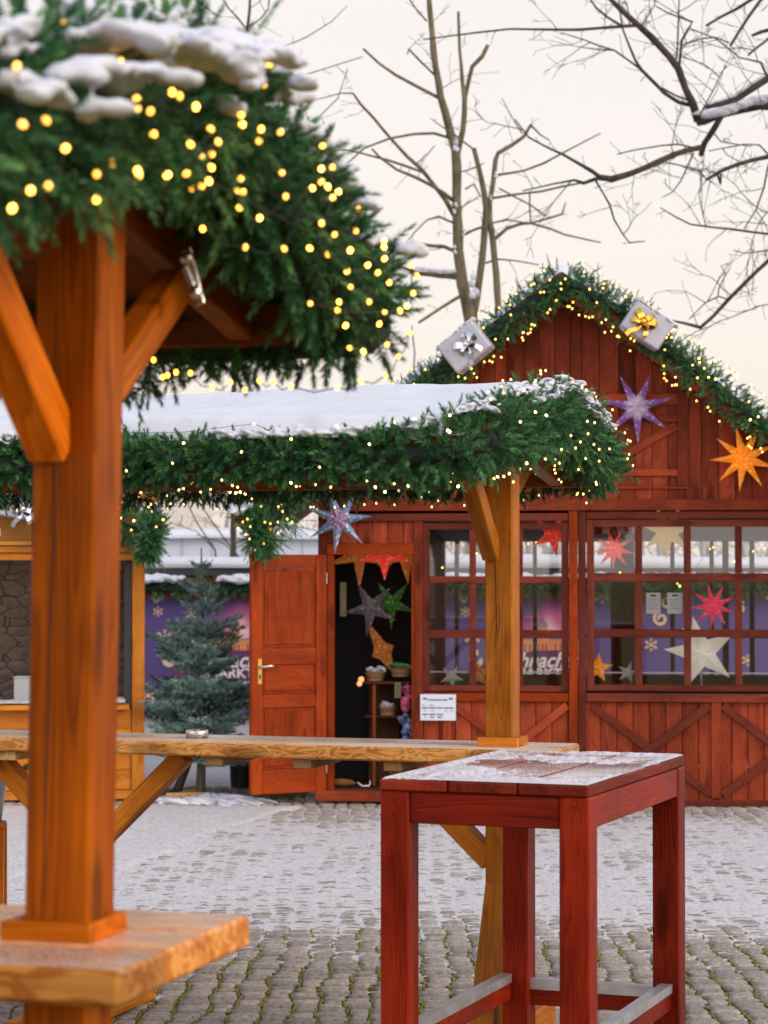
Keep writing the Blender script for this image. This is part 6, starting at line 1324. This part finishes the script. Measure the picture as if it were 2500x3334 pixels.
for (zf, D, ln, w0) in ((Z2, 23, [(770, 745), (800, 752), (900, 735), (1000, 690), (1100, 665), (1200, 645), (1300, 640)], .055), (Z2, 23.2, [(820, 695), (900, 665), (1000, 635), (1100, 560), (1200, 490)], .03), (Z3, 25, [(905, 1630), (800, 1625), (700, 1615), (660, 1610)], .03)):
    pts = [at(*zf(*q_), D) for q_ in ln]; m_ = MB()
    for i in range(len(pts)-1):
        for j in range(5): m_.blob(pts[i].lerp(pts[i+1], j/5), w0*random.uniform(.8, 1.1), (1.8, 1.2, .7), 1, .2)
    m_.build('snow_cap', SNOW, tb_ if zf is Z2 else ta, True, root=tb_ if zf is Z2 else ta)
for (x, y, D, r_) in ((890, 870, 24.8, .07), (885, 1245, 24.8, .05), (1000, 1720, 24.8, .10), (940, 1400, 24.8, .035), (700, 1040, 24.8, .03), (890, 1498, 24.8, .04), (1105, 1180, 24.8, .03), (1130, 1045, 24.8, .03)):
    q = at(*Z3(x, y), D); m_ = MB()
    for k in range(4): m_.blob((q.x+random.uniform(-.3, .3)*r_, q.y, q.z+random.uniform(-1, 1)*r_), r_*.42, (.8, .8, 1), 1, .5)
    m_.build('snow_cap', SNOW, ta, True, root=ta)
# thin saplings and a distant wood
SAP = [([(1345, 1700, 9), (1335, 1400, 8), (1350, 1150, 7), (1340, 1060, 5)], 'thin sapling nearest the left side of the hut roof'), ([(1290, 1700, 8), (1285, 1400, 7), (1275, 1230, 5)], 'short thin sapling left of the hut roof'), ([(760, 2400, 14), (700, 1790, 10), (640, 1700, 6), (590, 1600, 4)], 'leaning thin sapling behind the banner by the hut'), ([(860, 2400, 12), (790, 1830, 9), (720, 1740, 7), (650, 1640, 4)], 'second leaning sapling close to the hut eave')]
for k, (pl, lab) in enumerate(SAP): tree('sapling', lab, [pl, [(pl[1][0], pl[1][1], 5), (pl[1][0]-60, pl[1][1]-60, 4), (pl[1][0]-150, pl[1][1]-90, 3)]], lambda x, y: (x, y), 27+k, BARK_D, 2.0, .5, 1, 20+k, group='saplings behind the market')
def far_wood():
    r_ = random.Random(9); mb = MB(); B = []; Dd = []
    for k in range(70):
        D = r_.uniform(48, 58); px = -500+3600*k/70+r_.uniform(-20, 20); p0 = at(px, 1845, D); h = r_.uniform(2.4, 3.6) if not (450 < px < 700) else 2.0; x, y = p0.x, p0.y; pts = [Vector((x, y, 0)), Vector((x+r_.gauss(0, .1), y, h*.5)), Vector((x+r_.gauss(0, .3), y, h))]; mb.tube(pts, [.13*r_.uniform(.5, 1.3), .09, .03], 5)
        for j in range(16):
            z_ = r_.uniform(.8, h); d_ = Vector((r_.gauss(0, 1), r_.gauss(0, .5), r_.uniform(.2, 1))).normalized(); L = r_.uniform(.5, 1.3); a = Vector((x, y, z_)); m_ = a+d_*L*.5+Vector((0, 0, .1)); mb.tube([a, m_, a+d_*L], [.022, .014, .006], 3, False)
            for q_ in range(3): s2 = Vector((r_.gauss(0, 1), r_.gauss(0, .5), r_.gauss(.3, 1))).normalized()*L*.5; mb.tube([m_, m_+s2], [.008, .004], 3, False)
    tag(mb.build('far_wood', bark('far_bark', (.16, .14, .13), (.30, .28, .26), 8)), 'bare grey trees far behind the market', 'trees', kind='stuff')
far_wood()
